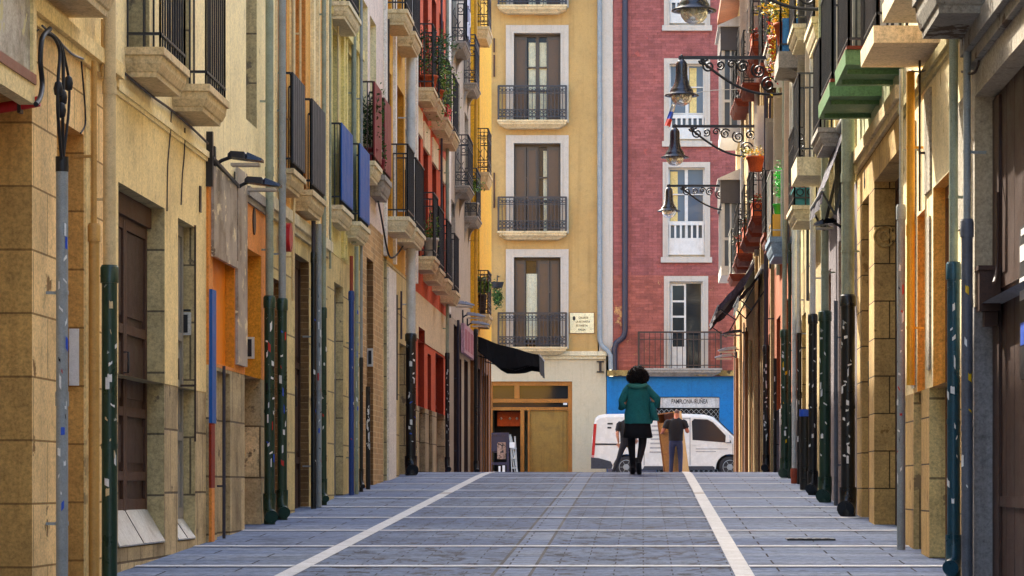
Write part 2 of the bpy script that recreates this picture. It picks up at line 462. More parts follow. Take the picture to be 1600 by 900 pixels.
def balcony(root, side, s0, s1, ztop, p, thick=.3, u=0.0, slab=None, rail=None, h=1.0, moulded=True, screen=None, style='plain', side_screen=None, bracket=False, gap=.11, bar=None, rail_far=True, name='balcony'):
    slab = slab or slab_m; rail = rail or iron; bar = bar or (.014 if side == 'L' else .02)
    b = MB()
    prof = [(0, 0, 0), (-thick * .26, 0, 0), (-thick * .28, .02, .02), (-thick * .55, .026, .026), (-thick * .8, .05, .05), (-thick * .84, .062, .06), (-thick, .066, .064)] if moulded else [(0, 0, 0), (-thick, .004, .004)]
    rings = []
    for dz, du, ds in prof:
        a, c = PX(side, u - .02), PX(side, u + p - du)
        rings.append([(a, s0 + ds, ztop + dz), (c, s0 + ds, ztop + dz), (c, s1 - ds, ztop + dz), (a, s1 - ds, ztop + dz)])
    b.loft(rings, 0, False)
    if bracket:
        for sc in (s0 + .12, s1 - .24):
            pts = []
            for k in range(7):
                t = k / 6 * PI / 2
                pts.append((u + (p - .12) * (1 - math.sin(t)), ztop - thick - .45 * (1 - math.cos(t))))
            pts.append((u - .01, ztop - thick - .45)); pts.append((u - .01, ztop - thick + .01)); pts.append((u + p - .12, ztop - thick + .01))
            b.loft([[(PX(side, q), sc, z) for q, z in pts], [(PX(side, q), sc + .12, z) for q, z in pts]], 0, False)
    o = b.build(name, slab, root)
    e = .035; uo = u + p - e; a0, a1 = s0 + e, s1 - e
    r = MB(); zt = ztop + h
    def bar_run(pa, pb, n):
        for k in range(n + 1):
            t = k / n
            x = PX(side, pa[0] + (pb[0] - pa[0]) * t); y = pa[1] + (pb[1] - pa[1]) * t
            r.box(x - bar / 2, x + bar / 2, y - bar / 2, y + bar / 2, ztop, zt)
            if style == 'ornate' and k < n:
                t2 = (k + .5) / n; x2 = PX(side, pa[0] + (pb[0] - pa[0]) * t2); y2 = pa[1] + (pb[1] - pa[1]) * t2
                d = Vector((PX(side, pb[0]) - PX(side, pa[0]), pb[1] - pa[1], 0)).normalized()
                for zc in (zt - .12, ztop + .17):
                    rr = .045
                    r.tube([(x2 + d.x * rr * math.cos(q), y2 + d.y * rr * math.cos(q), zc + rr * math.sin(q)) for q in [2 * PI * i / 8 for i in range(9)]], .008, 4, 0, False)
                if k % 2 == 0: r.tube([(x2 + d.x * .04 * math.sin(q), y2 + d.y * .04 * math.sin(q), ztop + .3 + .35 * q / (2 * PI)) for q in [2 * PI * i / 8 for i in range(9)]], .007, 4, 0, False)
        for z, w in ((zt, .035), (ztop + .1, .022), *(((zt - .21, .02), (ztop + .26, .02)) if style == 'ornate' else ())):
            r.beam((PX(side, pa[0]), pa[1], z), (PX(side, pb[0]), pb[1], z), w, .02)
    bar_run((uo, a0), (uo, a1), max(3, int((a1 - a0) / gap)))
    ns = max(2, int((p - e) / gap))
    bar_run((u + .02, a0), (uo, a0), ns)
    bar_run((u + .02, a1), (uo, a1), ns)
    r.build('railing', rail, o)
    if screen:
        k = MB(); k.sbox(side, uo + .012, uo + .024, a0 - .01, a1 + .01, ztop + .06, zt + .01)
        n = max(2, int((a1 - a0) / .15))
        for i in range(n): k.sbox(side, uo + .024, uo + .028, a0 + (a1 - a0) * i / n, a0 + (a1 - a0) * (i + .86) / n, ztop + .07, zt)
        k.build('screen', screen, o)
    if side_screen:
        k = MB(); k.sbox(side, u + .03, uo - .01, a0 - .024, a0 - .01, ztop + .06, zt - .02); k.build('side_screen', side_screen, o)
    return o


def building(side, s0, s1, label, group='houses lining the street'):
    return thing('town_house', label, 'building', (PX(side, -3), (s0 + s1) / 2, gz((s0 + s1) / 2)), group)


def fill(root, side, op, kind, mat=None, u=0.0, **kw):
    a, c, lo, hi, d = op
    ud = u - d + .012
    if kind == 'door': return panel_door(root, side, ud, a, c, lo, hi, mat or wood_dark, **kw)
    if kind == 'window': return window_unit(root, side, ud, a, c, lo, hi, mat or white_f, **kw)
    if kind == 'shut':                                # closed slatted shutters
        return plain_panel(root, side, ud, a, c, lo, hi, mat or shutter_br, 'shutter', ribs=.08)
    return plain_panel(root, side, ud, a, c, lo, hi, mat or dark_in, kw.get('name', 'door'), ribs=kw.get('ribs', 0))


def OP(side, xn, xf, ytop, ybot, depth, u=0.0):
    a, c = S_(side, xn, u), S_(side, xf, u)
    a, c = min(a, c), max(a, c)
    lo = gz(a) - .3 if ybot is None else zz(ybot, c)
    return (a, c, lo, zz(ytop, c), depth)


def auto_windows(side, s0, s1, zfloors, w=1.0, h=2.2, pitch=2.1, depth=.22, avoid=()):
    out = []
    n = max(1, int(round((s1 - s0) / pitch)))
    for z in zfloors:
        for k in range(n):
            c = s0 + (k + .5) * (s1 - s0) / n
            op = (c - w / 2, c + w / 2, z, z + h, depth)
            if any(op[0] < o[1] + .12 and op[1] > o[0] - .12 and op[2] < o[3] + .1 and op[3] > o[2] - .1 for o in avoid): continue
            out.append(op)
    return out


# ================================================================ GROUND
def ground_mat(name, c1, bw, bh, mort, tint, dark=.5, rot=0.0, spec=.12, mw=.008, chips=0.0):
    m = bpy.data.materials.new(name); m.use_nodes = True
    t = NT(m); b = t.n['Principled BSDF']; tc = t.new('ShaderNodeTexCoord')
    mp = t.new('ShaderNodeMapping'); t.link(tc.outputs['Object'], mp.inputs[0]); mp.inputs['Rotation'].default_value = (0, 0, rot)
    wob = t.new('ShaderNodeTexNoise', i_Scale=1.2, i_Detail=3.0); t.link(mp.outputs[0], wob.inputs['Vector'])
    wv = t.mix('LINEAR_LIGHT', .012, mp.outputs[0], wob.outputs['Color'])
    br = t.new('ShaderNodeTexBrick'); t.link(wv, br.inputs['Vector'])
    br.inputs['Scale'].default_value = 1.0
    br.inputs['Brick Width'].default_value = bw; br.inputs['Row Height'].default_value = bh
    br.inputs['Mortar Size'].default_value = mw; br.inputs['Mortar Smooth'].default_value = .2
    c = hexc(c1)
    br.inputs['Color1'].default_value = tuple(x * (1 - tint) for x in c[:3]) + (1,)
    br.inputs['Color2'].default_value = tuple(x * (1 + tint) for x in c[:3]) + (1,)
    br.inputs['Mortar'].default_value = hexc(mort)
    # a few much darker slabs
    vo = t.new('ShaderNodeTexVoronoi', i_Scale=.9); vo.feature = 'F1'
    mp2 = t.new('ShaderNodeMapping'); mp2.inputs['Scale'].default_value = (1 / bw, 1 / bh, 1); t.link(mp.outputs[0], mp2.inputs[0])
    br2 = t.new('ShaderNodeTexBrick'); t.link(wv, br2.inputs['Vector'])
    for k, v in (('Scale', 1.0), ('Brick Width', bw), ('Row Height', bh), ('Mortar Size', 0.0), ('Bias', -.45)): br2.inputs[k].default_value = v
    br2.inputs['Color1'].default_value = g(1); br2.inputs['Color2'].default_value = g(dark); br2.inputs['Mortar'].default_value = g(1)
    base = t.mix('MULTIPLY', 1.0, br.outputs['Color'], br2.outputs['Color'])
    n1 = t.new('ShaderNodeTexNoise', i_Scale=.8, i_Detail=7.0, i_Roughness=.7); t.link(tc.outputs['Object'], n1.inputs['Vector'])
    base = t.mix('MULTIPLY', 1.0, base, t.ramp(n1.outputs[0], [(.3, (.62, .66, .74, 1)), (.5, g(1)), (.7, (1.3, 1.22, 1.08, 1))]))
    n2 = t.new('ShaderNodeTexNoise', i_Scale=14, i_Detail=8.0, i_Roughness=.8); t.link(tc.outputs['Object'], n2.inputs['Vector'])
    base = t.mix('MULTIPLY', 1.0, base, t.ramp(n2.outputs[0], [(.36, g(.55)), (.5, g(1)), (.62, g(1.3))]))
    mp4 = t.new('ShaderNodeMapping'); mp4.inputs['Scale'].default_value = (.22, 1.0, 1); t.link(tc.outputs['Object'], mp4.inputs[0])
    n7 = t.new('ShaderNodeTexNoise', i_Scale=.9, i_Detail=4.0, i_Roughness=.7); t.link(mp4.outputs[0], n7.inputs['Vector'])
    base = t.mix('MULTIPLY', 1.0, base, t.ramp(n7.outputs[0], [(.34, (.68, .74, .86, 1)), (.5, g(1)), (.66, (1.25, 1.18, 1.06, 1))]))
    if chips:                                        # worn, chipped corners that hold dark dirt
        mp3 = t.new('ShaderNodeMapping'); mp3.inputs['Scale'].default_value = (5.5, 3.2, 1); t.link(tc.outputs['Object'], mp3.inputs[0])
        n6 = t.new('ShaderNodeTexNoise', i_Scale=1.0, i_Detail=6.0, i_Roughness=.75); t.link(mp3.outputs[0], n6.inputs['Vector'])
        f6 = t.ramp(n6.outputs[0], [(.545, g(0)), (.575, g(chips))])
        base = t.mix('MIX', f6, base, (.035, .035, .04, 1))
    mp5 = t.new('ShaderNodeMapping'); mp5.inputs['Scale'].default_value = (1, .8, 1); t.link(wv, mp5.inputs[0])
    vg = t.new('ShaderNodeTexVoronoi', i_Scale=2.3); t.link(mp5.outputs[0], vg.inputs['Vector'])     # trodden gum and spots
    base = t.mix('MIX', t.ramp(vg.outputs['Distance'], [(.06, g(.75)), (.085, g(0))]), base, (.03, .032, .038, 1))
    n8 = t.new('ShaderNodeTexNoise', i_Scale=.55, i_Detail=5.0, i_Roughness=.75, i_Distortion=1.2); t.link(tc.outputs['Object'], n8.inputs['Vector'])
    base = t.mix('MULTIPLY', t.ramp(n8.outputs[0], [(.56, g(0)), (.62, g(.55))]), base, (.5, .5, .52, 1))   # old spills
    t.link(base, b.inputs['Base Color'])
    rr = t.ramp(n1.outputs[0], [(.3, g(.78)), (.7, g(.95))]); t.link(rr, b.inputs['Roughness'])
    b.inputs['Specular IOR Level'].default_value = spec
    sm = t.new('ShaderNodeMath', operation='MULTIPLY_ADD'); t.link(br.outputs['Fac'], sm.inputs[0]); sm.inputs[1].default_value = -.8; t.link(n2.outputs[0], sm.inputs[2])
    bp = t.new('ShaderNodeBump', i_Strength=.5, i_Distance=.02); t.link(sm.outputs[0], bp.inputs['Height']); t.link(bp.outputs[0], b.inputs['Normal'])
    return m


side_slab = ground_mat('granite_slabs', '#69778f', .98, .46, '#1b1e24', .2, dark=.55)
road_sett = ground_mat('granite_setts', '#616f87', .42, .23, '#2d323b', .18, dark=.6, mw=.006, chips=.85)
channel_m = ground_mat('channel_stones', '#6f7c92', .5, .26, '#303238', .1)
asphalt = pm('worn_asphalt', '#5a5a5c', var=.2, streak=0, scale=2)
line_m = pm('white_granite_line', '#b3b5b6', var=.16, streak=0, scale=3, bump=.3, blocks=(.6, .6, '#8e8b84', .05), grit=.2)
stripe_m = pm('pale_stone_stripe', '#b3b6bb', var=.3, streak=0, scale=3, bump=.3, grit=.22)
dark_line = pm('dark_joint', '#26282c', var=.2, streak=0, bump=.1)


def strip(name, x0, x1, y0, y1, dz, mat, thick=.25, step=.5, x0b=None, x1b=None):
    b = MB(); n = max(1, int(math.ceil((y1 - y0) / step)))
    for k in range(n):
        a, c = y0 + (y1 - y0) * k / n, y0 + (y1 - y0) * (k + 1) / n
        b.quad((x0, a, gz(a) + dz), (x1, a, gz(a) + dz), (x1, c, gz(c) + dz), (x0, c, gz(c) + dz))
    o = b.build(name, mat, loc=(0, 0, 0)); o['kind'] = 'structure'; return o


# one sheet of ground for the whole place, then paving laid on it
gb = MB(); ys = [-60, -20, 0] + [2 + 2 * i for i in range(20)] + [42 + .5 * i for i in range(20)] + [54, 60, 70, 80, 90, 120, 250]
for a, c in zip(ys[:-1], ys[1:]):
    za, zc = gz(a) - .03, gz(c) - .03
    gb.quad((-160, a, za), (160, a, za), (160, c, zc), (-160, c, zc))
tag(gb.build('ground', asphalt, loc=(0, 0, 0)), kind='structure')
strip('pavement', -4.6, -2.58, -6, 71, -.001, side_slab)
strip('pavement', .78, 3.0, -6, 71, -.001, side_slab)
strip('roadway', -2.45, -1.075, -6, 71, 0, road_sett)
strip('roadway', -.785, .645, -6, 71, 0, road_sett)
strip('drain_channel_paving', -1.05, -.81, -6, 71, -.003, channel_m)
strip('joint_line', -1.075, -1.05, -6, 71, 0.0, dark_line)
strip('joint_line', -.81, -.785, -6, 71, 0.0, dark_line)
strip('white_line', -2.58, -2.45, -6, 71, .004, line_m)
strip('white_line', .645, .78, -6, 71, .004, line_m)
strip('square_paving', -40, 40, 71, 89.5, -.004, side_slab, step=2)
k = -8
while 21.2 + 2.75 * k < 69:
    y = 21.2 + 2.75 * k + .02 * math.sin(k * 3)
    for x0, x1 in ((-3.9, -2.583), (-2.447, .642), (.783, 2.5)):
        b = MB(); n = 3
        for i in range(n):
            a, c = x0 + (x1 - x0) * i / n, x0 + (x1 - x0) * (i + 1) / n
            wv = .012 * math.sin(k * 7 + i)
            b.quad((a, y + wv, gz(y) + .005), (c, y + wv, gz(y) + .005), (c, y + .17 + wv, gz(y + .17) + .005), (a, y + .17 + wv, gz(y + .17) + .005))
        for i in range(n):
            a, c = x0 + (x1 - x0) * i / n, x0 + (x1 - x0) * (i + 1) / n
            wv = .012 * math.sin(k * 7 + i)
            b.quad((a, y - .03 + wv, gz(y) + .0035), (c, y - .03 + wv, gz(y) + .0035), (c, y + wv - .001, gz(y) + .0035), (a, y + wv - .001, gz(y) + .0035), 1)
        tag(b.build('pale_stripe', [stripe_m, dark_line], loc=(0, 0, 0)), kind='structure')
    k += 1


def ground_lid(x, y, wx, wy, label, cat='cover'):
    b = MB(); b.box(x, x + wx, y, y + wy, gz(y) - .02, gz(y + wy) + .003)
    n = 5
    for i in range(n): b.box(x + .02 + (wx - .04) * i / n, x + .02 + (wx - .04) * (i + .6) / n, y + .015, y + wy - .015, gz(y) + .003, gz(y + wy) + .0055, 0)
    return tag(b.build('drain_cover', guard_black), label, cat)


ground_lid(1.25, 25.0, .42, .4, 'dark iron cover set in the sunlit slabs on the right')

# ================================================================ LEFT ROW
FL = [7.4, 10.4]


def upper(root, side, s0, s1, floors, u, fm, avoid, kinds=('window',), w=1.0, h=2.1, pitch=2.2, depth=.2):
    ops = auto_windows(side, s0, s1, floors, w, h, pitch, depth, avoid)
    return ops


def bdoor(s0, s1, ztop, h=2.15, d=.22, m=.14): return (s0 + m, s1 - m, ztop + .005, ztop + h, d)


def stringcourse(root, side, s0, s1, z, u, mat, p=.06, h=.12, name='cornice'):
    b = MB(); b.sbox(side, u - .02, u + p, s0 + .004, s1 - .004, z, z + h); b.sbox(side, u - .02, u + p * .5, s0 + .004, s1 - .004, z - h * .6, z - .0005)
    return b.build(name, mat, root)


# --- L1: ochre stone house at the near end
s0, s1 = 4.0, 20.42
r = building('L', s0, s1, 'ochre stone house nearest on the left, with the red conduit and display case')
oA = (14.2, 17.67, gz(14) - .3, 3.64, .26); oB = (18.42, 19.3, gz(18) - .3, 3.64, .13); oZ = (6, 12, gz(6) - .3, 3.4, .25)
up = upper(r, 'L', s0, s1, [4.5, 7.6], 0, None, [])
facade(r, 'L', s0, s1, [(4.16, ochre_stone, ochre_shade, 0, 'ground_floor_wall'), (11.6, cream, orange_d, -.004, 'wall')], [oA, oB, oZ] + up)
fill(r, 'L', oA, 'panel', wood_mid, name='door'); fill(r, 'L', oB, 'panel', ochre_shade, name='blocked_doorway'); fill(r, 'L', oZ, 'door', wood_dark)
for o in up: fill(r, 'L', o, 'window', shutter_br)
stringcourse(r, 'L', s0, s1, 4.17, 0, cream, .075, .1)
balcony(r, 'L', 16.6, 18.9, 4.62, .31, .27, slab=slab_m, name='balcony')
b = MB(); b.sbox('L', -.004, .012, 19.32, 19.46, gz(19) - .1, 4.1); b.sbox('L', 0, .02, 19.5, 19.56, gz(19) - .1, 4.1); b.build('pilaster', cream, r)
b = MB(); b.sbox('L', -.115, -.1, 18.95, 18.96, 2.0, 2.35)
b = MB(); x = PX('L', -.06); b.box(x - .03, x + .035, 19.262, 19.275, 1.96, 2.34); b.build('address_plate', white_st, r)
# --- L2: cream house with the dark door
s0, s1 = 20.42, 24.7
r = building('L', s0, s1, 'cream house with a dark brown double door and two corniced balconies')
oC = (20.56, 22.55, .84, 3.46, .17); oD = (23.2, 24.1, .84, 3.45, .13)
B1 = (20.8, 21.98, 4.46, .29); B2 = (22.85, 23.95, 4.48, .31)
dd = [bdoor(*B1[:3]), bdoor(*B2[:3])]
up = upper(r, 'L', s0, s1, FL[:1], 0, None, [])
facade(r, 'L', s0, s1, [(2.09, old_stone, grey_stone, .0, 'stone_base'), (4.1, cream, grey_stone, .003, 'ground_floor_wall'), (11.6, cream2, grey_stone, .006, 'wall')], [oC, oD] + dd + up)
panel_door(r, 'L', -.155, oC[0] + .05, oC[1] - .02, 1.1, 3.3, wood_dark, rows=(.12, .34, .62), matp=wood_vd)
b = MB(); b.sbox('L', -.17, -.15, oC[0] + .002, oC[1] - .002, .8, 1.099); b.sbox('L', -.13, -.115, oD[0] + .002, oD[1] - .002, .8, 1.019); b.build('doorstep', old_stone, r)
b = MB(); b.sbox('L', -.17, -.1, oC[0] + .002, oC[1] - .002, 3.3, 3.455); b.build('lintel_board', wood_dark, r)
panel_door(r, 'L', -.115, oD[0] + .02, oD[1] - .04, 1.02, oD[3], shutter_gr, leaves=1)
for o in dd: fill(r, 'L', o, 'shut', dark_board)
for o in up: fill(r, 'L', o, 'window', shutter_br)
for q in (B1, B2): balcony(r, 'L', *q[:3], q[3], .21)
stringcourse(r, 'L', s0, s1, 4.1, .004, cream2, .03, .05, 'ledge')
b = MB(); x = PX('L', -.1); b.box(x - .03, x + .07, 24.06, 24.09, 2.55, 2.74); b.box(x - .012, x + .045, 24.052, 24.06, 2.57, 2.72, 1); b.box(x - .03, x + .07, 24.058, 24.0595, 2.745, 2.765, 1)
b.build('intercom', [steel, black_st], r)
b = MB(); b.sbox('L', .006, .016, 24.28, 24.36, 3.6, 3.82); b.build('vent_grille', iron_b, r)


def ramp_plate(s0, s1, z0, z1, u0, u1, label):
    b = MB(); A = PX('L', u0); B = PX('L', u1); t = .012
    b.loft([[(A, s0, z1), (B, s0, z0), (B - .004, s0, z0 - t), (A, s0, z1 - t)], [(A, s1, z1), (B, s1, z0), (B - .004, s1, z0 - t), (A, s1, z1 - t)]], 0, False)
    c = (s0 + s1) / 2
    b.beam((A, c, z1 + .003), (B, c, z0 + .003), .014, .004, 1)
    return tag(b.build('threshold_plate', [steel, black_st]), label, 'metal plate')


ramp_plate(20.58, 22.53, .86, 1.13, -.145, .012, 'sloping scratched metal plate below the dark brown double door')
ramp_plate(23.22, 24.08, .86, 1.04, -.112, .01, 'small sloping metal plate below the narrow intercom doorway')
# --- L3: orange shop
s0, s1 = 24.7, 28.72
r = building('L', s0, s1, 'orange shop house with a mottled metal fascia and bright orange shutter')
oE = (24.95, 26.25, 2.36, 3.32, .08); oE2 = (25.2, 26.0, gz(25) - .3, 2.3, .06); oF = (26.95, 28.1, gz(27) - .3, 3.53, .19)
w3 = [(27.15, 27.9, 4.75, 6.9, .12)]
up = upper(r, 'L', s0, s1, FL[:1], 0, None, [])
facade(r, 'L', s0, s1, [(2.33, old_stone, old_stone, .02, 'stone_base'), (4.0, orange, orange_d, .023, 'ground_floor_wall'), (11.6, cream2, grey_stone, .006, 'wall')], [oE, oE2, oF] + w3 + up)
plain_panel(r, 'L', -.06, *oE[:2], oE[2], oE[3], orange_b, 'shutter'); plain_panel(r, 'L', -.04, *oE2[:2], oE2[2], oE2[3], old_stone, 'blocked_doorway')
panel_door(r, 'L', -.175, *oF[:2], oF[2], oF[3], orange_d, leaves=1)
for o in w3: fill(r, 'L', o, 'shut', shutter_dk)
for o in up: fill(r, 'L', o, 'window', shutter_br)
stringcourse(r, 'L', 26.95, s1, 4.01, .02, slab_g, .05, .09)
mottle = pm('mottled_metal_fascia', '#a39a8c', var=.8, streak=.8, scale=1.6, rough=.45, metal=.2, bump=.1, peel=('#e6d9b2', .36), sk=3.2, grit=.1)
b = MB(); b.sbox('L', .025, .05, 24.83, 25.5, 3.34, 4.05); b.sbox('L', .025, .049, 25.51, 26.24, 3.34, 4.05); b.sbox('L', .026, .06, 24.83, 26.24, 3.27, 3.335); b.build('fascia', mottle, r)
b = MB(); b.sbox('L', .025, .052, 26.3, 26.92, 2.4, 4.2); b.build('fascia', mottle, r)
b = MB(); b.sbox('L', .021, .05, 24.73, 24.96, 1.83, 2.98); b.build('trim_board', blue_board, r)
b = MB(); b.sbox('L', .021, .045, 24.73, 24.9, gz(24.8), 1.27); b.build('trim_board', orange, r)
b = MB(); b.sbox('L', .021, .043, 24.73, 24.93, 1.272, 1.828); b.build('trim_board', red_d, r)
b = MB(); b.lathe((0, 0, 0), [(.0, 0)], 3) if False else None
b = MB(); x = PX('L', .024); ring = [(math.cos(q) * .09, math.sin(q) * .13) for q in [2 * PI * i / 14 for i in range(14)]]
b.loft([[(x, 27.55 + a, 3.82 + c) for a, c in ring], [(x + .012, 27.55 + a, 3.82 + c) for a, c in ring]], 0, False); np_ = b.build('number_plaque', iron_b, r)
b = MB(); x = PX('L', -.11); b.box(x - .03, x + .07, 28.06, 28.085, 2.53, 2.74); b.box(x - .012, x + .045, 28.052, 28.06, 2.55, 2.72, 1); b.build('intercom', [white_f, black_st], r)
# --- L4
s0, s1 = 28.72, 34.2
r = building('L', s0, s1, 'sandy stone house with charcoal boarded balconies and the red disc sign')
oG = (31.0, 32.3, gz(31) - .3, 3.8, .13); oG2 = (28.95, 30.0, gz(29) - .3, 3.4, .12)
B3 = (29.26, 30.35, 4.52, .2); B4 = (30.8, 32.1, 4.46, .22); B4b = (32.7, 33.8, 7.0, .25)
dd = [bdoor(*B3[:3], h=2.3, m=.1), bdoor(*B4[:3], h=2.3, m=.15)]
up = upper(r, 'L', s0, s1, FL[:1], 0, None, dd)
facade(r, 'L', s0, s1, [(4.05, sand, brick_shade, 0, 'ground_floor_wall'), (14, peach, orange, .004, 'wall')], [oG, oG2] + dd + up)
panel_door(r, 'L', -.118, *oG[:2], oG[2], oG[3], wood_vd, leaves=1); panel_door(r, 'L', -.108, *oG2[:2], oG2[2], oG2[3], wood_mid, leaves=1)
for o in dd + up: fill(r, 'L', o, 'window', shutter_br)
balcony(r, 'L', *B3[:3], B3[3], .2, screen=dark_board, h=.97); balcony(r, 'L', *B4[:3], B4[3], .22, screen=dark_board, h=.97, slab=slab_m)
b = MB()
for a in (28.8, 29.05, 30.5, 32.4, 32.9, 33.8): b.sbox('L', .0, .05, a, a + .13, 4.07, 12)
b.build('pilaster', cream2, r)
stringcourse(r, 'L', s0, s1, 4.06, 0, slab_w, .07, .12)
# --- L5
s0, s1 = 34.2, 38.1
r = building('L', s0, s1, 'pale yellow house with bright blue boarded balconies')
oH = (34.95, 36.0, gz(35) - .3, 3.77, .13)
B5 = (34.2, 35.55, 4.63, .18); B6 = (36.0, 37.3, 4.6, .22); B0 = (34.2, 35.7, 7.05, .26)
dd = [bdoor(*B5[:3], h=2.2, m=.12), bdoor(*B6[:3], h=2.2, m=.12), bdoor(*B0[:3], h=2.2, m=.15)]
up = upper(r, 'L', s0, s1, [7.06], 0, None, dd)
facade(r, 'L', s0, s1, [(4.1, sand, grey_stone, 0, 'ground_floor_wall'), (14, yellowgreen, yellowgreen, .004, 'wall')], [oH] + dd + up)
panel_door(r, 'L', -.118, *oH[:2], oH[2], oH[3], shutter_gr, leaves=1)
for o in dd + up: fill(r, 'L', o, 'window', shutter_br)
balcony(r, 'L', *B5[:3], B5[3], .2, slab=slab_w, screen=blue_board, h=.97); balcony(r, 'L', *B6[:3], B6[3], .2, slab=slab_w, screen=blue_board, h=.97)
balcony(r, 'L', *B0[:3], B0[3], .2, slab=slab_w)
b = MB()
for a in (34.25, 35.72, 36.05, 37.42, 37.75): b.sbox('L', .0, .045, a, a + .11, 4.12, 9.8)
for z in (6.7,): b.sbox('L', 0, .07, 34.22, 38.08, z + .2, z + .32)
b.build('pilaster', yellowgreen, r)
# --- L6
s0, s1 = 38.1, 41.5
r = building('L', s0, s1, 'pale pink house with wine red boarded balconies above brick doorways')
oI = (39.05, 40.0, gz(39) - .3, 4.4, .12)
B7 = (37.95 + .2, 39.25, 5.6, .2); B8 = (39.4, 40.5, 5.55, .22)
dd = [bdoor(*B7[:3], h=2.2, m=.1), bdoor(*B8[:3], h=2.2, m=.1)]
up = upper(r, 'L', s0, s1, [8.6], 0, None, dd)
facade(r, 'L', s0, s1, [(4.9, brick, brick_shade, 0, 'ground_floor_wall'), (14, pinkish, cream2, .004, 'wall')], [oI] + dd + up)
panel_door(r, 'L', -.108, *oI[:2], oI[2], 3.3, wood_mid, leaves=1)
b = MB(); b.sbox('L', -.14, -.09, *oI[:2], 3.3, 4.39); b.build('lintel_wall', brick_shade, r)
for o in dd + up: fill(r, 'L', o, 'window', shutter_be)
balcony(r, 'L', *B7[:3], B7[3], .22, slab=slab_w, screen=red_board, side_screen=None, rail=iron_b, h=1.05); balcony(r, 'L', *B8[:3], B8[3], .28, slab=slab_g, screen=red_board, rail=iron_b, h=1.05)
b = MB(); x = PX('L', -.06); b.box(x - .02, x + .06, 39.955, 39.985, 2.95, 3.2); b.box(x - .004, x + .04, 39.945, 39.955, 2.98, 3.17, 1); b.build('intercom', [white_f, black_st], r)
# --- L7
s0, s1 = 41.5, 47.45
r = building('L', s0, s1, 'warm yellow house with a white painted strip and two pale balconies')
oJ = (41.6, 42.1, gz(41) - .3, 4.64, .2); oK = (44.3, 45.5, gz(44) - .3, 3.5, .14)
B9 = (41.75, 43.0, 5.2, .36); B10 = (43.5, 45.2, 5.2, .34); B11 = (41.7, 42.9, 8.2, .34); B12 = (43.4, 44.7, 8.15, .32)
dd = [bdoor(*q[:3], h=2.2) for q in (B9, B10, B11, B12)]
facade(r, 'L', s0, s1, [(4.6, sand, grey_stone, 0, 'ground_floor_wall'), (14, ochre_y, orange_d, .004, 'wall')], [oJ, oK] + dd)
plain_panel(r, 'L', -.19, *oJ[:2], oJ[2], oJ[3], guard_green, 'door'); panel_door(r, 'L', -.128, *oK[:2], oK[2], oK[3], wood_mid, leaves=1)
for o in dd: fill(r, 'L', o, 'window', shutter_be)
balcony(r, 'L', *B9[:3], B9[3], .22, slab=slab_w, gap=.13, h=1.05, rail=iron); balcony(r, 'L', *B10[:3], B10[3], .22, slab=slab_w, rail=iron, h=1.05)
balcony(r, 'L', *B11[:3], B11[3], .22, slab=slab_m); balcony(r, 'L', *B12[:3], B12[3], .22, slab=slab_m)
b = MB(); b.sbox('L', .0, .03, 42.15, 43.4, gz(42) - .1, 4.5); b.build('pilaster', white_p, r)
b = MB()
for a in (41.52, 43.1, 45.3, 47.2): b.sbox('L', .0, .05, a, a + .2, 4.62, 12.9)
b.build('pilaster', white_p, r)
b = MB(); b.sbox('L', 0, .006, 43.75, 43.95, 2.6, 4.2); b.build('narrow_window', dark_in, r)
# --- L8 red house
s0, s1 = 47.45, 54.8
r = building('L', s0, s1, 'brick red house with cream bands and four pairs of black railed balconies')
lo = [(47.45, 48.6, 5.08, .32), (48.95, 50.3, 5.0, .3), (51.0, 52.3, 4.97, .3), (53.1, 54.4, 4.9, .3)]
hi = [(47.5, 48.5, 7.87, .3), (48.9, 50.3, 7.88, .3), (50.9, 52.3, 7.82, .3), (52.8, 54.2, 7.8, .3)]
dd = [bdoor(*q[:3], h=2.05) for q in lo] + [bdoor(*q[:3], h=2.2) for q in hi]
og = [(47.95, 49.3, gz(48) - .3, 3.95, .13), (50.1, 50.9, gz(50) - .3, 3.6, .12), (52.0, 54.1, gz(52) - .3, 3.7, .16)]
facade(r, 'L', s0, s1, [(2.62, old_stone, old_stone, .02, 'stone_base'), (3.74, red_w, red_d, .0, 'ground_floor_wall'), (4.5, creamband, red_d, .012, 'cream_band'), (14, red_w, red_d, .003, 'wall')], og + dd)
for o in og: panel_door(r, 'L', -o[4] + .012, *o[:4], red_d, leaves=1)
for o in dd: fill(r, 'L', o, 'window', shutter_dk)
for q in lo: balcony(r, 'L', *q[:3], q[3], .22, slab=slab_m, h=1.05)
for q in hi: balcony(r, 'L', *q[:3], q[3], .22, slab=slab_m, h=1.05)
for q in lo: b = MB(); b.sbox('L', .003, .035, q[0] + .02, q[1] - .02, q[2] + 2.06, q[2] + 2.5); b.build('cream_lintel', creamband, r)
# --- L9
s0, s1 = 54.8, 59.6
r = building('L', s0, s1, 'grey pink house with bracketed grey balconies beyond the brick red one')
lo = [(57.2, 58.9, 7.27, .3)]; hi = [(56.2, 57.9, 9.98, .29)]
l2 = [(58.95 + .02, 59.58, 7.2, .0)]
dd = [bdoor(*q[:3], h=2.2) for q in lo + hi] + [(56.2, 57.4, 4.9, 6.9, .18)]
og = [(57.0, 58.0, gz(57) - .3, 4.5, .15), (58.5, 59.4, gz(57) - .3, 3.9, .15)]
facade(r, 'L', s0, s1, [(4.6, greybeige, wood_vd, 0, 'ground_floor_wall'), (14, greypink, greypink, .004, 'wall')], og + dd)
for o in og: plain_panel(r, 'L', -.138, *o[:4], violet, 'door')
for o in dd: fill(r, 'L', o, 'window', shutter_gr)
for q in lo + hi: balcony(r, 'L', *q[:3], q[3], .14, slab=slab_g, rail=iron_g, bracket=True, style='ornate')
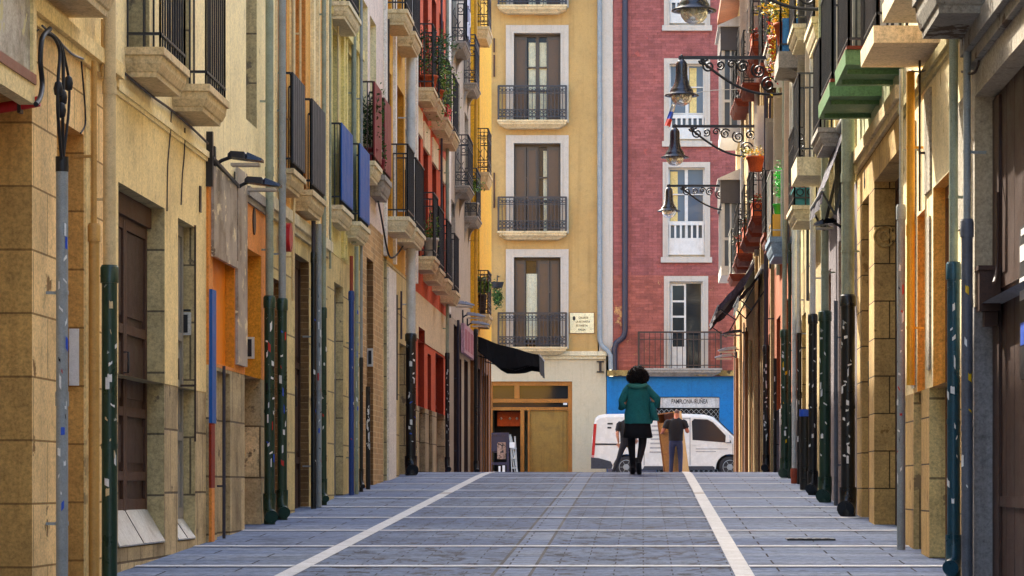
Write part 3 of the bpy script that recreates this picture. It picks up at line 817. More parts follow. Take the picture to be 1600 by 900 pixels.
b = MB(); b.sbox('L', 0, .05, 54.9, 55.5, 4.6, 13); b.build('pilaster', white_p, r)
# --- L10
s0, s1 = 59.6, 62.5
r = building('L', s0, s1, 'narrow grey beige house between the grey pink and vivid yellow houses')
lo = [(60.3, 61.9, 6.95, .29)]; hi = [(60.0, 61.6, 9.7, .28)]
dd = [bdoor(*q[:3], h=2.2) for q in lo + hi]; og = [(60.3, 61.6, gz(60) - .3, 3.95, .15)]
facade(r, 'L', s0, s1, [(4.6, greybeige, wood_vd, 0, 'ground_floor_wall'), (14, greypink, greypink, .002, 'wall')], og + dd)
for o in og: plain_panel(r, 'L', -.138, *o[:4], violet, 'door')
for o in dd: fill(r, 'L', o, 'window', shutter_gr)
for q in lo + hi: balcony(r, 'L', *q[:3], q[3], .14, slab=slab_g, rail=iron_g, bracket=True, style='ornate')
# --- L11 vivid yellow
s0, s1 = 62.5, 69.2
r = building('L', s0, s1, 'vivid yellow corner house at the far end of the left row')
q3 = [(62.85, 64.3, 11.33, .29), (62.85, 64.3, 8.15, .29), (62.85, 64.3, 5.05, .29)]
dd = [bdoor(*q[:3], h=2.2) for q in q3]; og = [(63.2, 64.4, gz(63) - .3, 3.9, .16), (65.3, 68.2, gz(63) - .3, 3.9, .16)]
facade(r, 'L', s0, s1, [(4.55, wood_mid, wood_vd, .1, 'ground_floor_wall'), (15, yellow_v, yellow_v, .104, 'wall')], og + dd)
for o in og: panel_door(r, 'L', -.148, *o[:4], wood_mid, leaves=2)
for o in dd: fill(r, 'L', o, 'window', shutter_br)
for q in q3: balcony(r, 'L', *q[:3], q[3], .26, u=.1, slab=slab_m, rail=iron_b, style='ornate', h=.95, gap=.075, bracket=False)
for a in (62.55, 64.6, 65.6, 66.6, 67.6, 68.6): b = MB(); b.sbox('L', .1, .125, a, a + .09, gz(63), 4.4); b.build('door_post', wood_gold, r)
# ================================================================ RIGHT ROW
# --- R1
s0, s1 = 4.0, 19.75
r = building('R', s0, s1, 'grey roughcast house nearest on the right with a dark brown shopfront')
oA = (13.5, 19.55, gz(14) - .3, 3.93, .14); oZ = (6, 11, gz(6) - .3, 3.6, .2)
B = (18.4, 19.6, 4.62, .42)
dd = [bdoor(*B[:3])]
up = upper(r, 'R', s0, s1, [4.75, 7.6], 0, None, dd)
facade(r, 'R', s0, s1, [(2.5, pm('warm_grey_stone', '#8b8683', var=.2, streak=.3), MATS['warm_grey_stone'], .004, 'ground_floor_base'), (4.2, roughcast, greybeige, 0, 'ground_floor_wall'), (9.9, roughcast, cream3, -.003, 'wall')], [oA, oZ] + dd + up)
b = MB()
a = oA[0]
while a < oA[1] - .05:
    w = .42
    b.sbox('R', -.19, -.14, a, min(a + w, oA[1] - .004) - .012, oA[2], oA[3] - .004); a += w
b.sbox('R', -.14, -.12, 19.2, 19.54, gz(19), 3.9); b.sbox('R', -.14, -.125, 13.6, 19.19, 2.6, 2.68); b.sbox('R', -.14, -.125, 13.6, 19.19, 1.15, 1.22)
b.build('shopfront', wood_vd, r)
fill(r, 'R', oZ, 'door', wood_dark)
for o in dd + up: fill(r, 'R', o, 'window', shutter_br)
balcony(r, 'R', *B[:3], B[3], .3, slab=slab_rot, rail=iron_g)
stringcourse(r, 'R', s0, s1 - .1, 4.21, 0, slab_rot, .09, .14)
b = MB(); y = 19.13; x = PX('R', -.1)
b.sbox('R', -.12, .02, 19.1, 19.28, 2.45, 2.72); b.sbox('R', -.12, .03, 19.08, 19.3, 2.72, 2.75); b.sbox('R', -.11, -.02, 19.15, 19.26, 2.35, 2.45)
b.build('meter_box', wood_vd, r)
b = MB(); b.sbox('R', -.12, -.1, 17.4, 17.98, 1.95, 2.9); fr = b.build('notice_board', black_st, r)
b = MB()
for (a, c, z0_, z1_, m_) in ((17.45, 17.95, 2.68, 2.78, 0), (17.5, 17.96, 2.44, 2.58, 0), (17.45, 17.92, 2.16, 2.3, 1), (17.45, 17.9, 2.84, 2.88, 0)): b.sbox('R', -.1, -.097, a, c, z0_, z1_, m_)
b.build('notice', [white_st, blue_st], fr)
# --- R2
s0, s1 = 19.75, 24.9
r = building('R', s0, s1, 'peeling cream house with a yellow pipe and a rust red door strip')
oM = (20.7, 22.35, gz(20) - .3, 3.6, .13); oN = (23.0, 23.65, gz(22) - .3, 3.5, .09)
B = (21.9, 23.2, 4.79, .5); Bb = (19.95, 21.1, 4.81, .5)
dd = [bdoor(*B[:3]), bdoor(*Bb[:3])]
up = upper(r, 'R', s0, s1, FL[:1], 0, None, dd)
facade(r, 'R', s0, s1, [(2.05, stone_r, sand, .03, 'stone_base'), (4.55, cream_r, peach, 0, 'ground_floor_wall'), (9.9, cream_r, orange, -.003, 'wall')], [oM, oN] + dd + up)
panel_door(r, 'R', -.118, *oM[:4], wood_mid, leaves=2); plain_panel(r, 'R', -.078, *oN[:4], pipe_red, 'door')
for o in dd + up: fill(r, 'R', o, 'window', white_f)
balcony(r, 'R', *B[:3], B[3], .13, slab=slab_beige, moulded=False, rail=iron); balcony(r, 'R', *Bb[:3], Bb[3], .13, slab=slab_beige, moulded=False, rail=iron)
b = MB()
for k, (a, c, z0_, z1_) in enumerate(((19.85, 20.5, 3.1, 4.0), (22.45, 22.9, 3.6, 4.4), (23.72, 23.98, 2.1, 4.3), (22.5, 22.7, 2.2, 3.4))): b.sbox('R', -.001, .018, a, c, z0_, z1_)
b.build('render_patch', roughcast, r)
stringcourse(r, 'R', s0, s1, 4.5, 0, cream3, .05, .08)
# --- R3 honey stone
s0, s1 = 24.9, 30.3
r = building('R', s0, s1, 'honey stone block house under the two green balconies')
oP = (25.3, 28.05, gz(25) - .3, 4.25, .24); oQ = (28.7, 29.6, gz(28) - .3, 4.2, .1)
G1 = (24.95, 26.3, 5.07, .5); G2 = (27.1, 28.8, 5.09, .5)
dd = [bdoor(*G1[:3]), bdoor(*G2[:3], m=.25)]
up = upper(r, 'R', s0, s1, FL[:1], 0, None, dd)
facade(r, 'R', s0, s1, [(4.62, stone_r, stone_r, 0, 'ground_floor_wall'), (9.9, greenwhite, greenwhite, .003, 'wall')], [oP, oQ] + dd + up)
panel_door(r, 'R', -.228, *oP[:4], wood_dark, leaves=3); panel_door(r, 'R', -.088, *oQ[:4], wood_mid, leaves=1)
for o in dd + up: fill(r, 'R', o, 'window', shutter_gr)
for q in (G1, G2): balcony(r, 'R', *q[:3], q[3], .13, slab=slab_green, moulded=False, rail=iron)
b = MB()
for q in (G1, G2):
    b.sbox('R', .0, .5 - .01, q[0] - .02, q[1] + .02, q[2] + .001, q[2] + .03)
    for a in (q[0] + .3, q[1] - .4): b.sbox('R', .0, .46, a, a + .09, q[2] - .17, q[2] - .131, 1)
b.build('balcony_trim', [slab_red, slab_green], r)
stringcourse(r, 'R', s0, s1, 4.64, 0, slab_m, .07, .12)
b = MB(); x = PX('R', -.1); ring = [(math.cos(q) * .1, math.sin(q) * .1) for q in [2 * PI * i / 18 for i in range(18)]]
b.tube([(x + a * 1.0, 28.03, 3.72 + c) for a, c in ring + ring[:1]], .012, 6); b.tube([(x + a * .45, 28.035, 3.72 + c * .45) for a, c in ring + ring[:1]], .009, 6)
b.build('carved_ring', stone_r, r)
text('6', .28, (PX('R', .004), 29.25, 4.4), FACE['R'], ink, r, 'house_number')
for a in (25.4, 26.5, 27.0, 28.2, 28.9, 29.6):
    open_shutter(r, 'R', .0, a, 5.25, 7.1, .2, (shutter_gr, white_f, greenwhite, shutter_dk)[int(a) % 4])
# --- R4 mauve
s0, s1 = 30.3, 36.5
r = building('R', s0, s1, 'grey mauve shop house with a folded dark awning and cream upper floors')
oP = (31.3, 33.2, gz(31) - .3, 4.1, .1); oQ = (34.5, 35.8, gz(34) - .3, 3.9, .1)
B = (34.3, 35.6, 5.21, .42); Bc = (34.4, 36.0, 6.9, .24)
dd = [bdoor(*B[:3], h=1.4)]
up = auto_windows('R', s0, s1, [5.2, 7.3], .9, 2.0, 1.6, .2, dd)
facade(r, 'R', s0, s1, [(4.5, mauve, pinkbeige, 0, 'ground_floor_wall'), (9.9, cream3, cream_r, .003, 'wall')], [oP, oQ] + dd + up)
panel_door(r, 'R', -.088, *oP[:4], shutter_dk, leaves=2); panel_door(r, 'R', -.088, *oQ[:4], wood_mid, leaves=1)
for o in dd + up: fill(r, 'R', o, 'window', white_f)
balcony(r, 'R', *B[:3], B[3], .22, slab=slab_w, moulded=False, rail=iron_g)
balcony(r, 'R', *Bc[:3], Bc[3], .28, slab=slab_w, rail=iron)
balcony(r, 'R', 32.2, 33.5, 5.3, .3, .2, slab=slab_g, rail=iron)
balcony(r, 'R', 31.0, 32.4, 7.4, .4, .2, slab=slab_g, rail=iron)
b = MB()
for a in (30.35, 31.6, 33.0, 34.1): b.sbox('R', 0, .05, a, a + .16, 4.52, 9.8)
b.build('pilaster', cream_r, r)
for a, m_ in ((30.8, shutter_gr), (31.5, shutter_dk), (32.3, white_f), (33.9, greenwhite)): open_shutter(r, 'R', .004, a, 5.6, 7.6, .18, m_)
# --- R5
s0, s1 = 36.5, 41.2
r = building('R', s0, s1, 'straw coloured house with a flowered balcony and a blue tub')
oP = (37.9, 39.0, gz(37) - .3, 3.9, .12); oQ = (39.8, 40.8, gz(39) - .3, 3.7, .12)
B = (39.0, 40.3, 7.18, .42); Bc = (37.0, 38.4, 4.9, .34)
dd = [bdoor(*B[:3]), bdoor(*Bc[:3])]
up = auto_windows('R', s0, s1, [5.0, 7.2], .85, 2.0, 1.5, .2, dd)
facade(r, 'R', s0, s1, [(4.3, sandy_r, stone_r, 0, 'ground_floor_wall'), (10.2, cream3, cream3, .003, 'wall')], [oP, oQ] + dd + up)
for o in (oP, oQ): panel_door(r, 'R', -.108, *o[:4], wood_dark, leaves=1)
for o in dd + up: fill(r, 'R', o, 'window', white_f)
balcony(r, 'R', *B[:3], B[3], .22, slab=slab_g, moulded=False, rail=iron_g, bracket=True); balcony(r, 'R', *Bc[:3], Bc[3], .2, slab=slab_w, rail=iron, style='ornate')
balcony(r, 'R', 36.8, 38.2, 7.2, .34, .2, slab=slab_w, rail=iron)
for a, m_ in ((36.7, shutter_be), (38.6, shutter_gr), (40.7, white_f)): open_shutter(r, 'R', .004, a, 5.1, 7.0, .18, m_)
for a, m_ in ((36.8, shutter_gr), (38.4, shutter_dk)): open_shutter(r, 'R', .004, a, 7.3, 9.4, .18, m_)
# --- R6 terracotta
s0, s1 = 41.2, 49.4
r = building('R', s0, s1, 'terracotta house with a blue grey balcony and open beige louvres')
oP = (42.0, 43.0, gz(41) - .3, 3.9, .12); oQ = (44.6, 45.9, gz(44) - .3, 4.2, .14); oR = (47.2, 48.6, gz(47) - .3, 4.1, .14)
B = (43.5, 45.1, 5.06, .34); Bc = (46.6, 48.0, 5.4, .3); Bd = (44.0, 45.6, 8.1, .36)
dd = [bdoor(*B[:3], m=.2), bdoor(*Bc[:3]), bdoor(*Bd[:3])]
up = auto_windows('R', s0, s1, [5.1, 7.6, 10.2], .9, 1.9, 1.7, .2, dd)
facade(r, 'R', s0, s1, [(2.55, mauve, mauve, .02, 'stone_base'), (5.0, terracotta, redbrown, 0, 'ground_floor_wall'), (11.5, beige_r, terracotta, .003, 'wall')], [oP, oQ, oR] + dd + up)
for o in (oP, oQ, oR): panel_door(r, 'R', -.108, *o[:4], wood_dark, leaves=1)
for o in dd + up: fill(r, 'R', o, 'window', shutter_br)
balcony(r, 'R', *B[:3], B[3], .3, slab=slab_blue, moulded=True, rail=iron_w); balcony(r, 'R', *Bc[:3], Bc[3], .25, slab=slab_red, rail=iron, style='ornate')
balcony(r, 'R', *Bd[:3], Bd[3], .25, slab=slab_g, rail=iron, style='ornate')
balcony(r, 'R', 41.8, 43.2, 7.7, .34, .2, slab=slab_g, rail=iron)
balcony(r, 'R', 47.0, 48.4, 8.2, .34, .2, slab=slab_red, rail=iron, style='ornate')
for a, z_, m_ in ((42.2, 5.2, shutter_be), (42.9, 7.7, shutter_be), (45.6, 5.3, shutter_be), (46.3, 7.7, white_f), (48.6, 5.3, shutter_gr), (48.3, 7.8, shutter_br), (41.5, 7.7, shutter_dk)):
    open_shutter(r, 'R', .004, a, z_, z_ + 2.2, .18, m_)
# --- R7
s0, s1 = 49.4, 57.5
r = building('R', s0, s1, 'red brown house with red balcony slabs beside the violet black pipe')
oP = (50.4, 51.6, gz(50) - .3, 4.0, .14); oQ = (54.0, 55.6, gz(54) - .3, 4.0, .14)
Bs = [(54.6, 56.2, 6.0, .36), (50.2, 51.8, 6.0, .36), (50.4, 51.8, 9.0, .36), (55.0, 56.6, 9.0, .36)]
dd = [bdoor(*q[:3]) for q in Bs]
up = auto_windows('R', s0, s1, [6.0, 9.1], .9, 1.9, 1.8, .2, dd)
facade(r, 'R', s0, s1, [(5.2, redbrown, wood_mid, 0, 'ground_floor_wall'), (12, sandy_r, redbrown, .003, 'wall')], [oP, oQ] + dd + up)
for o in (oP, oQ): panel_door(r, 'R', -.128, *o[:4], wood_gold, leaves=2)
for o in dd + up: fill(r, 'R', o, 'window', shutter_be)
for q in Bs + [(52.5, 53.8, 6.0, .34), (52.7, 54.0, 9.1, .34)]: balcony(r, 'R', *q[:3], q[3], .16, slab=slab_red, rail=iron, style='ornate')
b = MB()
for a in (49.5, 51.9, 52.9, 53.8, 56.4, 57.2): b.sbox('R', 0, .06, a, a + .18, gz(50) - .1, 11.9)
b.build('pilaster', sandy_r, r)
for a in (52.3, 53.4, 56.8): open_shutter(r, 'R', .004, a, 6.1, 8.2, .18, white_f); open_shutter(r, 'R', .004, a + .1, 9.2, 11.2, .34, shutter_be)
# --- R8
s0, s1 = 57.5, 70.0
r = building('R', s0, s1, 'golden wood shopfront house at the far right corner with two glazed bays')
ops = [(58.0 + 2.0 * k, 59.2 + 2.0 * k, gz(58) - .3, 4.1, .16) for k in range(6)]
Bs = [(63.6, 65.4, 5.98, .34), (58.2, 59.8, 6.0, .36), (62.0, 63.4, 9.5, .34), (58.0, 59.4, 9.55, .34)]
dd = [bdoor(*q[:3]) for q in Bs]
up = auto_windows('R', s0, 66.5, [6.0, 9.1], .9, 1.9, 1.7, .2, dd)
facade(r, 'R', s0, s1, [(2.9, wood_gold, wood_dark, .01, 'shopfront_base'), (5.3, pm('golden_render', '#a07338', var=.35, streak=.4), wood_dark, 0, 'ground_floor_wall'), (12.5, sandy_r, beige_r, .003, 'wall')], ops + dd + up)
for o in ops: panel_door(r, 'R', -.148, *o[:4], wood_mid, leaves=1)
for o in dd + up: fill(r, 'R', o, 'window', white_f)
for q in Bs + [(60.4, 61.7, 6.0, .34), (60.2, 61.5, 9.4, .34)]: balcony(r, 'R', *q[:3], q[3], .16, slab=slab_red, rail=iron_w if 63 < q[0] and q[2] < 7 else iron, style='ornate')
for k in range(7):
    b = MB(); b.sbox('R', .012, .04 + .02 * (k % 3), 57.55 + 2.0 * k, 57.75 + .06 * ((k * 5) % 3) + 2.0 * k, gz(60), 5.2 - .3 * ((k * 3) % 4))
    b.build('pilaster', [wood_dark, sandy_r, wood_mid][k % 3], r)
b = MB(); b.sbox('R', .012, .05, 69.7, 69.98, gz(60), 5.2)
b.build('pilaster', pm('dark_golden_wood', '#7d5424', var=.35, streak=.5, scale=2), r)
for zt_, zb_ in ((12.1, 9.6), (8.55, 6.4)):          # glazed bays at the far corner
    w = MB(); w.sbox('R', .0, .44, 66.8, 69.4, zb_ - .22, zb_); w.sbox('R', .0, .46, 66.78, 69.42, zt_ - .7, zt_ - .14, 1)
    A, Bx = PX('R', 0), PX('R', .52)
    w.loft([[(A, 66.7, zt_ + .1), (Bx, 66.7, zt_ - .13), (Bx, 66.7, zt_ - .16), (A, 66.7, zt_ - .16)], [(A, 69.5, zt_ + .1), (Bx, 69.5, zt_ - .13), (Bx, 69.5, zt_ - .16), (A, 69.5, zt_ - .16)]], 0, False)
    for a in (66.82, 68.05, 69.3): w.sbox('R', .36, .43, a, a + .08, zb_, zt_ - .7)
    w.sbox('R', .0, .07, 66.82, 66.9, zb_, zt_ - .7); w.sbox('R', .2, .24, 66.82, 66.88, zb_, zt_ - .7); w.sbox('R', .0, .43, 66.815, 66.86, zb_ + .6, zb_ + .66)
    bw_ = w.build('bay_window', [white_f, paint('slate_hood', '#4f4a48')], r)
    p = MB(); p.sbox('R', .0, .4, 66.87, 69.35, zb_ + .002, zt_ - .702); p.build('pane', gl_l, bw_)

# ================================================================ HOUSES ACROSS THE SQUARE
E = 90.0
def ex(x): return (x - CX) * E / FOC
def ez(y): return CZ + (CY - y) * E / FOC


def wall_e(root, x0, x1, z0, z1, ops, mats, name, y=E, depth=9.0, roof=False):
    """a camera facing front with openings (x0, x1, z0, z1, depth)"""
    b = MB(); mine = [o for o in ops if o[2] < z1 and o[3] > z0]
    xs = sorted({x0, x1, *[v for o in mine for v in o[:2]]}); zs = sorted({z0, z1, *[min(max(v, z0), z1) for o in mine for v in o[2:4]]})
    for i in range(len(xs) - 1):
        for j in range(len(zs) - 1):
            cx, cz = (xs[i] + xs[i + 1]) / 2, (zs[j] + zs[j + 1]) / 2
            if any(o[0] < cx < o[1] and o[2] < cz < o[3] for o in mine): continue
            b.quad((xs[i], y, zs[j]), (xs[i + 1], y, zs[j]), (xs[i + 1], y, zs[j + 1]), (xs[i], y, zs[j + 1]))
    for a, c, lo, hi, d in mine:
        l2, h2 = max(lo, z0), min(hi, z1)
        for x in (a, c): b.quad((x, y, l2), (x, y + d, l2), (x, y + d, h2), (x, y, h2), 1)
        if hi <= z1: b.quad((a, y, hi), (c, y, hi), (c, y + d, hi), (a, y + d, hi), 1)
        if lo >= z0: b.quad((a, y, lo), (c, y, lo), (c, y + d, lo), (a, y + d, lo), 1)
    for x in (x0, x1): b.quad((x, y, z0), (x, y + depth, z0), (x, y + depth, z1), (x, y, z1))
    b.quad((x0, y + depth, z0), (x1, y + depth, z0), (x1, y + depth, z1), (x0, y + depth, z1)); b.quad((x0, y, z1), (x1, y, z1), (x1, y + depth, z1), (x0, y + depth, z1))
    return b.build(name, mats, root)


def surround(root, a, c, lo, hi, w, mat, y=E, p=.05, sill=True):
    b = MB()
    b.box(a - .06, a + .001, y - p - .03, y - p + .001, lo, hi); b.box(c - .001, c + .06, y - p - .03, y - p + .001, lo, hi); b.box(a - .06, c + .06, y - p - .03, y - p + .001, hi + .001, hi + .06)
    b.box(a - w, a, y - p, y + .02, lo, hi); b.box(c, c + w, y - p, y + .02, lo, hi); b.box(a - w, c + w, y - p, y + .02, hi, hi + w)
    if sill: b.box(a - w - .06, c + w + .06, y - p - .06, y + .02, lo - .17, lo - .001)
    return b.build('window_surround', mat, root)


def balcony_e(root, x0, x1, ztop, p, slab, rail, h=1.05, y=E, thick=.25, ornate=True, gap=.115):
    b = MB(); rings = []
    for dz, dd_, dx in [(0, 0, 0), (-.06, 0, 0), (-.065, .03, .03), (-.13, .04, .05), (-.19, .12, .16), (-thick, .18, .3)]:
        rings.append([(x0 + dx, y + .02, ztop + dz), (x1 - dx, y + .02, ztop + dz), (x1 - dx, y - p + dd_, ztop + dz), (x0 + dx, y - p + dd_, ztop + dz)])
    b.loft(rings, 0, False); o = b.build('balcony', slab, root)
    r = MB(); yo = y - p + .04; a0, a1 = x0 + .04, x1 - .04; zt = ztop + h
    n = int((a1 - a0) / gap)
    for k in range(n + 1):
        x = a0 + (a1 - a0) * k / n; w = .03 if k in (0, n) else .011
        r.box(x - w, x + w, yo - w, yo + w, ztop, zt)
        if ornate and k < n:
            xm = x + (a1 - a0) / n / 2
            for zc, rr in ((zt - .13, .045), (ztop + .16, .05), (ztop + .26, .04)):
                r.tube([(xm + rr * math.cos(q), yo, zc + rr * math.sin(q)) for q in [2 * PI * i / 8 for i in range(9)]], .011, 4, 0, False)
    for x in (a0, a1):
        for k in range(1, 4): r.box(x - .009, x + .009, yo + (y - yo) * k / 4 - .009, yo + (y - yo) * k / 4 + .009, ztop, zt)
    for z, w in ((zt, .025), (zt - .22, .012), (ztop + .09, .014), *(((ztop + .32, .012),) if ornate else ())):
        r.box(a0, a1, yo - w, yo + w, z - w, z + w)
        for x in (a0, a1): r.box(x - w, x + w, yo, y, z - w, z + w)
    r.build('railing', rail, o); return o


# --- tan yellow house
t = thing('town_house', 'tan yellow house facing down the street with four iron railed balconies', 'building', (-6, E + 4, gz(E)), 'houses across the square')
zf = [(52, 192), (224, 365), (402, 545), (-118, 12)]
wo = [(ex(803), ex(876), ez(c), ez(a), .3) for a, c in zf]
left = [(-9.0, -7.6, o[2], o[3], .3) for o in wo] + [(-12.5, -11.1, o[2], o[3], .3) for o in wo]
zc0 = ez(557); H = 20.6
wall_e(t, -14.0, ex(934), zc0, H, wo + left, [tan_y, off_white], 'wall')
shop = (ex(765), ex(894), gz(E) - .5, ez(596), .22)
wall_e(t, -14.0, ex(947), gz(E) - .6, zc0 - .002, [shop, (-10.5, -7, gz(E) - .5, 4.4, .3)], [cream_g, cream_g], 'ground_floor_wall')
b = MB(); b.box(ex(936), ex(957.5), E - .03, E + 9, zc0 - .0, H); b.build('pilaster', off_white, t)
b = MB(); b.box(-14, ex(948), E - .16, E + .02, ez(556), ez(549)); b.box(-14, ex(947), E - .08, E + .02, ez(561), ez(556.3)); b.build('cornice', slab_w, t)
b = MB(); b.box(-14.2, ex(957), E - .6, E + 9.2, H + .003, H + .3); b.build('roof', MATS['roof_tile'], t)
for i, o in enumerate(wo + left):
    surround(t, o[0], o[1], o[2], o[3], .25, off_white, sill=False)
    a, c, lo_, hi_ = o[:4]; y = E + .22
    w = MB(); w.box(a, a + .06, y, y + .07, lo_, hi_); w.box(c - .06, c, y, y + .07, lo_, hi_); w.box(a + .06, c - .06, y, y + .07, hi_ - .09, hi_)
    cm = (a + c) / 2
    w.box(cm - .05, cm + .05, y, y + .08, lo_, hi_ - .09)
    for z in (lo_ + (hi_ - lo_) * .36, lo_ + (hi_ - lo_) * .62): w.box(a + .06, cm - .05, y, y + .065, z, z + .05); w.box(cm + .05, c - .06, y, y + .065, z, z + .05)
    wn = w.build('window', shutter_br, t)
    p = MB(); p.box(a, c, y + .07, y + .09, lo_, hi_); p.build('pane', glass('dim_window_glass', '#0e1012', .25), wn)
    q = MB()
    if i in (0, 3):
        q.box(a + .45, cm - .06, y + .066, y + .069, lo_, hi_ - .25); q.box(cm + .06, c - .45, y + .066, y + .069, lo_, hi_ - .25)
    elif i == 2: q.box(a + .38, a + .72, y - .02, y - .008, lo_ + .3, hi_ - .5)
    else: q.box(c - .55, c - .3, y + .066, y + .069, lo_, hi_ - .2)
    q.build('curtain', curtain, wn)
    s = MB()
    def leaf(x0, x1, yy):
        s.box(x0, x0 + .06, yy, yy + .035, lo_ + .05, hi_ - .1); s.box(x1 - .06, x1, yy, yy + .035, lo_ + .05, hi_ - .1)
        for z, h in ((lo_ + .05, .1), (lo_ + (hi_ - lo_) * .37, .08), (hi_ - .2, .1)): s.box(x0 + .06, x1 - .06, yy, yy + .034, z, z + h)
        s.box(x0 + .06, x1 - .06, yy + .012, yy + .024, lo_ + .05, hi_ - .1, 1)
    if i == 2: leaf(a + .04, a + .36, E + .1); leaf(a + .74, cm + .38, E + .1); leaf(cm + .4, c - .04, E + .11)
    elif i in (0, 3): leaf(a + .02, a + .4, E + .12); leaf(c - .44, c - .02, E + .12)
    elif i == 1: leaf(a + .02, a + .38, E + .12); leaf(a + .4, cm - .0, E + .14); leaf(cm + .3, c - .02, E + .12)
    else: leaf(a + .02, cm - .01, E + .12); leaf(cm + .01, c - .02, E + .12)
    s.build('shutter', [shutter_br, paint('dark_shutter_panel', '#54412f')], wn)
    if i == 1: pass
for a, c in ((778, 887),):
    for ytop in (190, 363, 543, 11): balcony_e(t, ex(a), ex(c), ez(ytop), .5, slab_m, iron_g)
# shopfront
y = E + .12; a, c, lo_, hi_ = shop[:4]; lo_ = gz(E)
b = MB()
b.box(a, a + .09, y - .05, y + .05, lo_, hi_); b.box(c - .13, c, y - .06, y + .05, lo_, hi_); b.box(a + .09, c - .13, y - .05, y + .05, hi_ - .13, hi_); b.box(a + .09, c - .13, y - .05, y + .05, ez(629), ez(623))
xm = ex(807.5); b.box(xm - .08, xm + .08, y - .05, y + .05, ez(622.8), hi_ - .13)
xd = ex(816); b.box(xd - .06, xd + .06, y - .04, y + .05, lo_, ez(640)); b.box(ex(826) - .03, ex(826) + .03, y - .04, y + .05, lo_, ez(640)); b.box(a + .09, c - .13, y - .02, y + .04, ez(641), ez(636))
sf = b.build('shopfront', wood_gold, t)
p = MB(); p.box(a + .09, c - .13, y + .05, y + .07, ez(622.5), hi_ - .13); p.box(a + .09, c - .13, y + .05, y + .07, ez(636), ez(629.2)); p.build('pane', gl, sf)
p = MB(); p.box(ex(827), ex(887), y + .03, y + .06, lo_, ez(641.5)); p.build('door_board', ply_dark, sf)
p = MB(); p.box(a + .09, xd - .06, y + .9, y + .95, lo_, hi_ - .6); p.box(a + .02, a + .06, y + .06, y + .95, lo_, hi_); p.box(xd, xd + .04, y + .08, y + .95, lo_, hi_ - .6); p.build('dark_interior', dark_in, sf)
p = MB(); p.box(a + .2, xd - .1, y + .7, y + .8, ez(665), ez(642), 0)
for q in (ex(781), ex(795), ex(806)): p.lathe((q, y + .66, ez(653)), [(.001, -.05), (.05, 0), (.001, .05)], 8, 1)
p.build('inner_panel', [terracot, off_white], sf)
b = MB(); b.box(ex(880), ex(886), y - .065, y - .05, ez(632.5), ez(629.5)); b.build('notice', white_st, sf)
b = MB(); x0 = ex(938); b.box(x0 - .11, x0 + .11, E - .06, E, ez(566), ez(564)); b.box(x0 - .11, x0 + .11, E - .06, E, ez(582), ez(580)); b.box(x0 - .04, x0 + .04, E - .06, E, ez(580), ez(566)); b.build('iron_anchor', black_st, t)
# --- red house
t = thing('town_house', 'rose red brick house facing down the street above the bright blue garage front', 'building', (4, E + 4, gz(E)), 'houses across the square')
W = [(ex(1046), ex(1101), ez(221), ez(100), .22), (ex(1044), ex(1101), ez(402), ez(262), .22), (ex(1046), ex(1098), ez(577), ez(440), .22), (ex(1046), ex(1101), ez(40), ez(-80), .22)]
W2 = [(4.6, 5.7, o[2], o[3], .22) for o in W] + [(7.6, 8.7, o[2], o[3], .22) for o in W]
zb_ = ez(588); xl = ex(958)
wall_e(t, xl, 11.0, ez(430), 19.6, W + W2, [brick_red, off_white], 'wall')
wall_e(t, xl, 11.0, zb_, ez(430.2), W + W2, [brick_old, off_white], 'worn_wall')
gar = (ex(1026), ex(1124), gz(E) - .5, ez(620), .14)
wall_e(t, ex(948), 11.0, gz(E) - .6, zb_ - .002, [gar], [blue_shop, blue_shop], 'ground_floor_wall')
b = MB(); b.box(ex(949), gar[0] - .01, E - .04, E - .002, gz(E) - .1, gz(E) + .42); b.build('van_shade_band', mauve, t)  # dark bands added along the wall foot for the shade beneath the van
b = MB(); b.box(gar[1] + .01, 11, E - .04, E - .002, gz(E) - .1, gz(E) + .42); b.build('van_shade_band', mauve, t)
b = MB(); b.box(xl, 11.2, E - .5, E + 9.2, 19.603, 19.9); b.build('roof', MATS['roof_tile'], t)
ledge = pm('crumbling_ledge', '#a58a4e', var=.6, streak=.4, bump=.8, peel=('#4a3a24', .4), grit=.3)
b = MB(); RR = random.Random(3); x = ex(949)
while x < 10.9:
    w = RR.uniform(.15, .5); d = RR.uniform(.2, .27)
    b.box(x, min(x + w, 11), E - d, E + .02, ez(588) + RR.uniform(.0, .03), ez(579)); x += w
b.build('ledge', ledge, t)
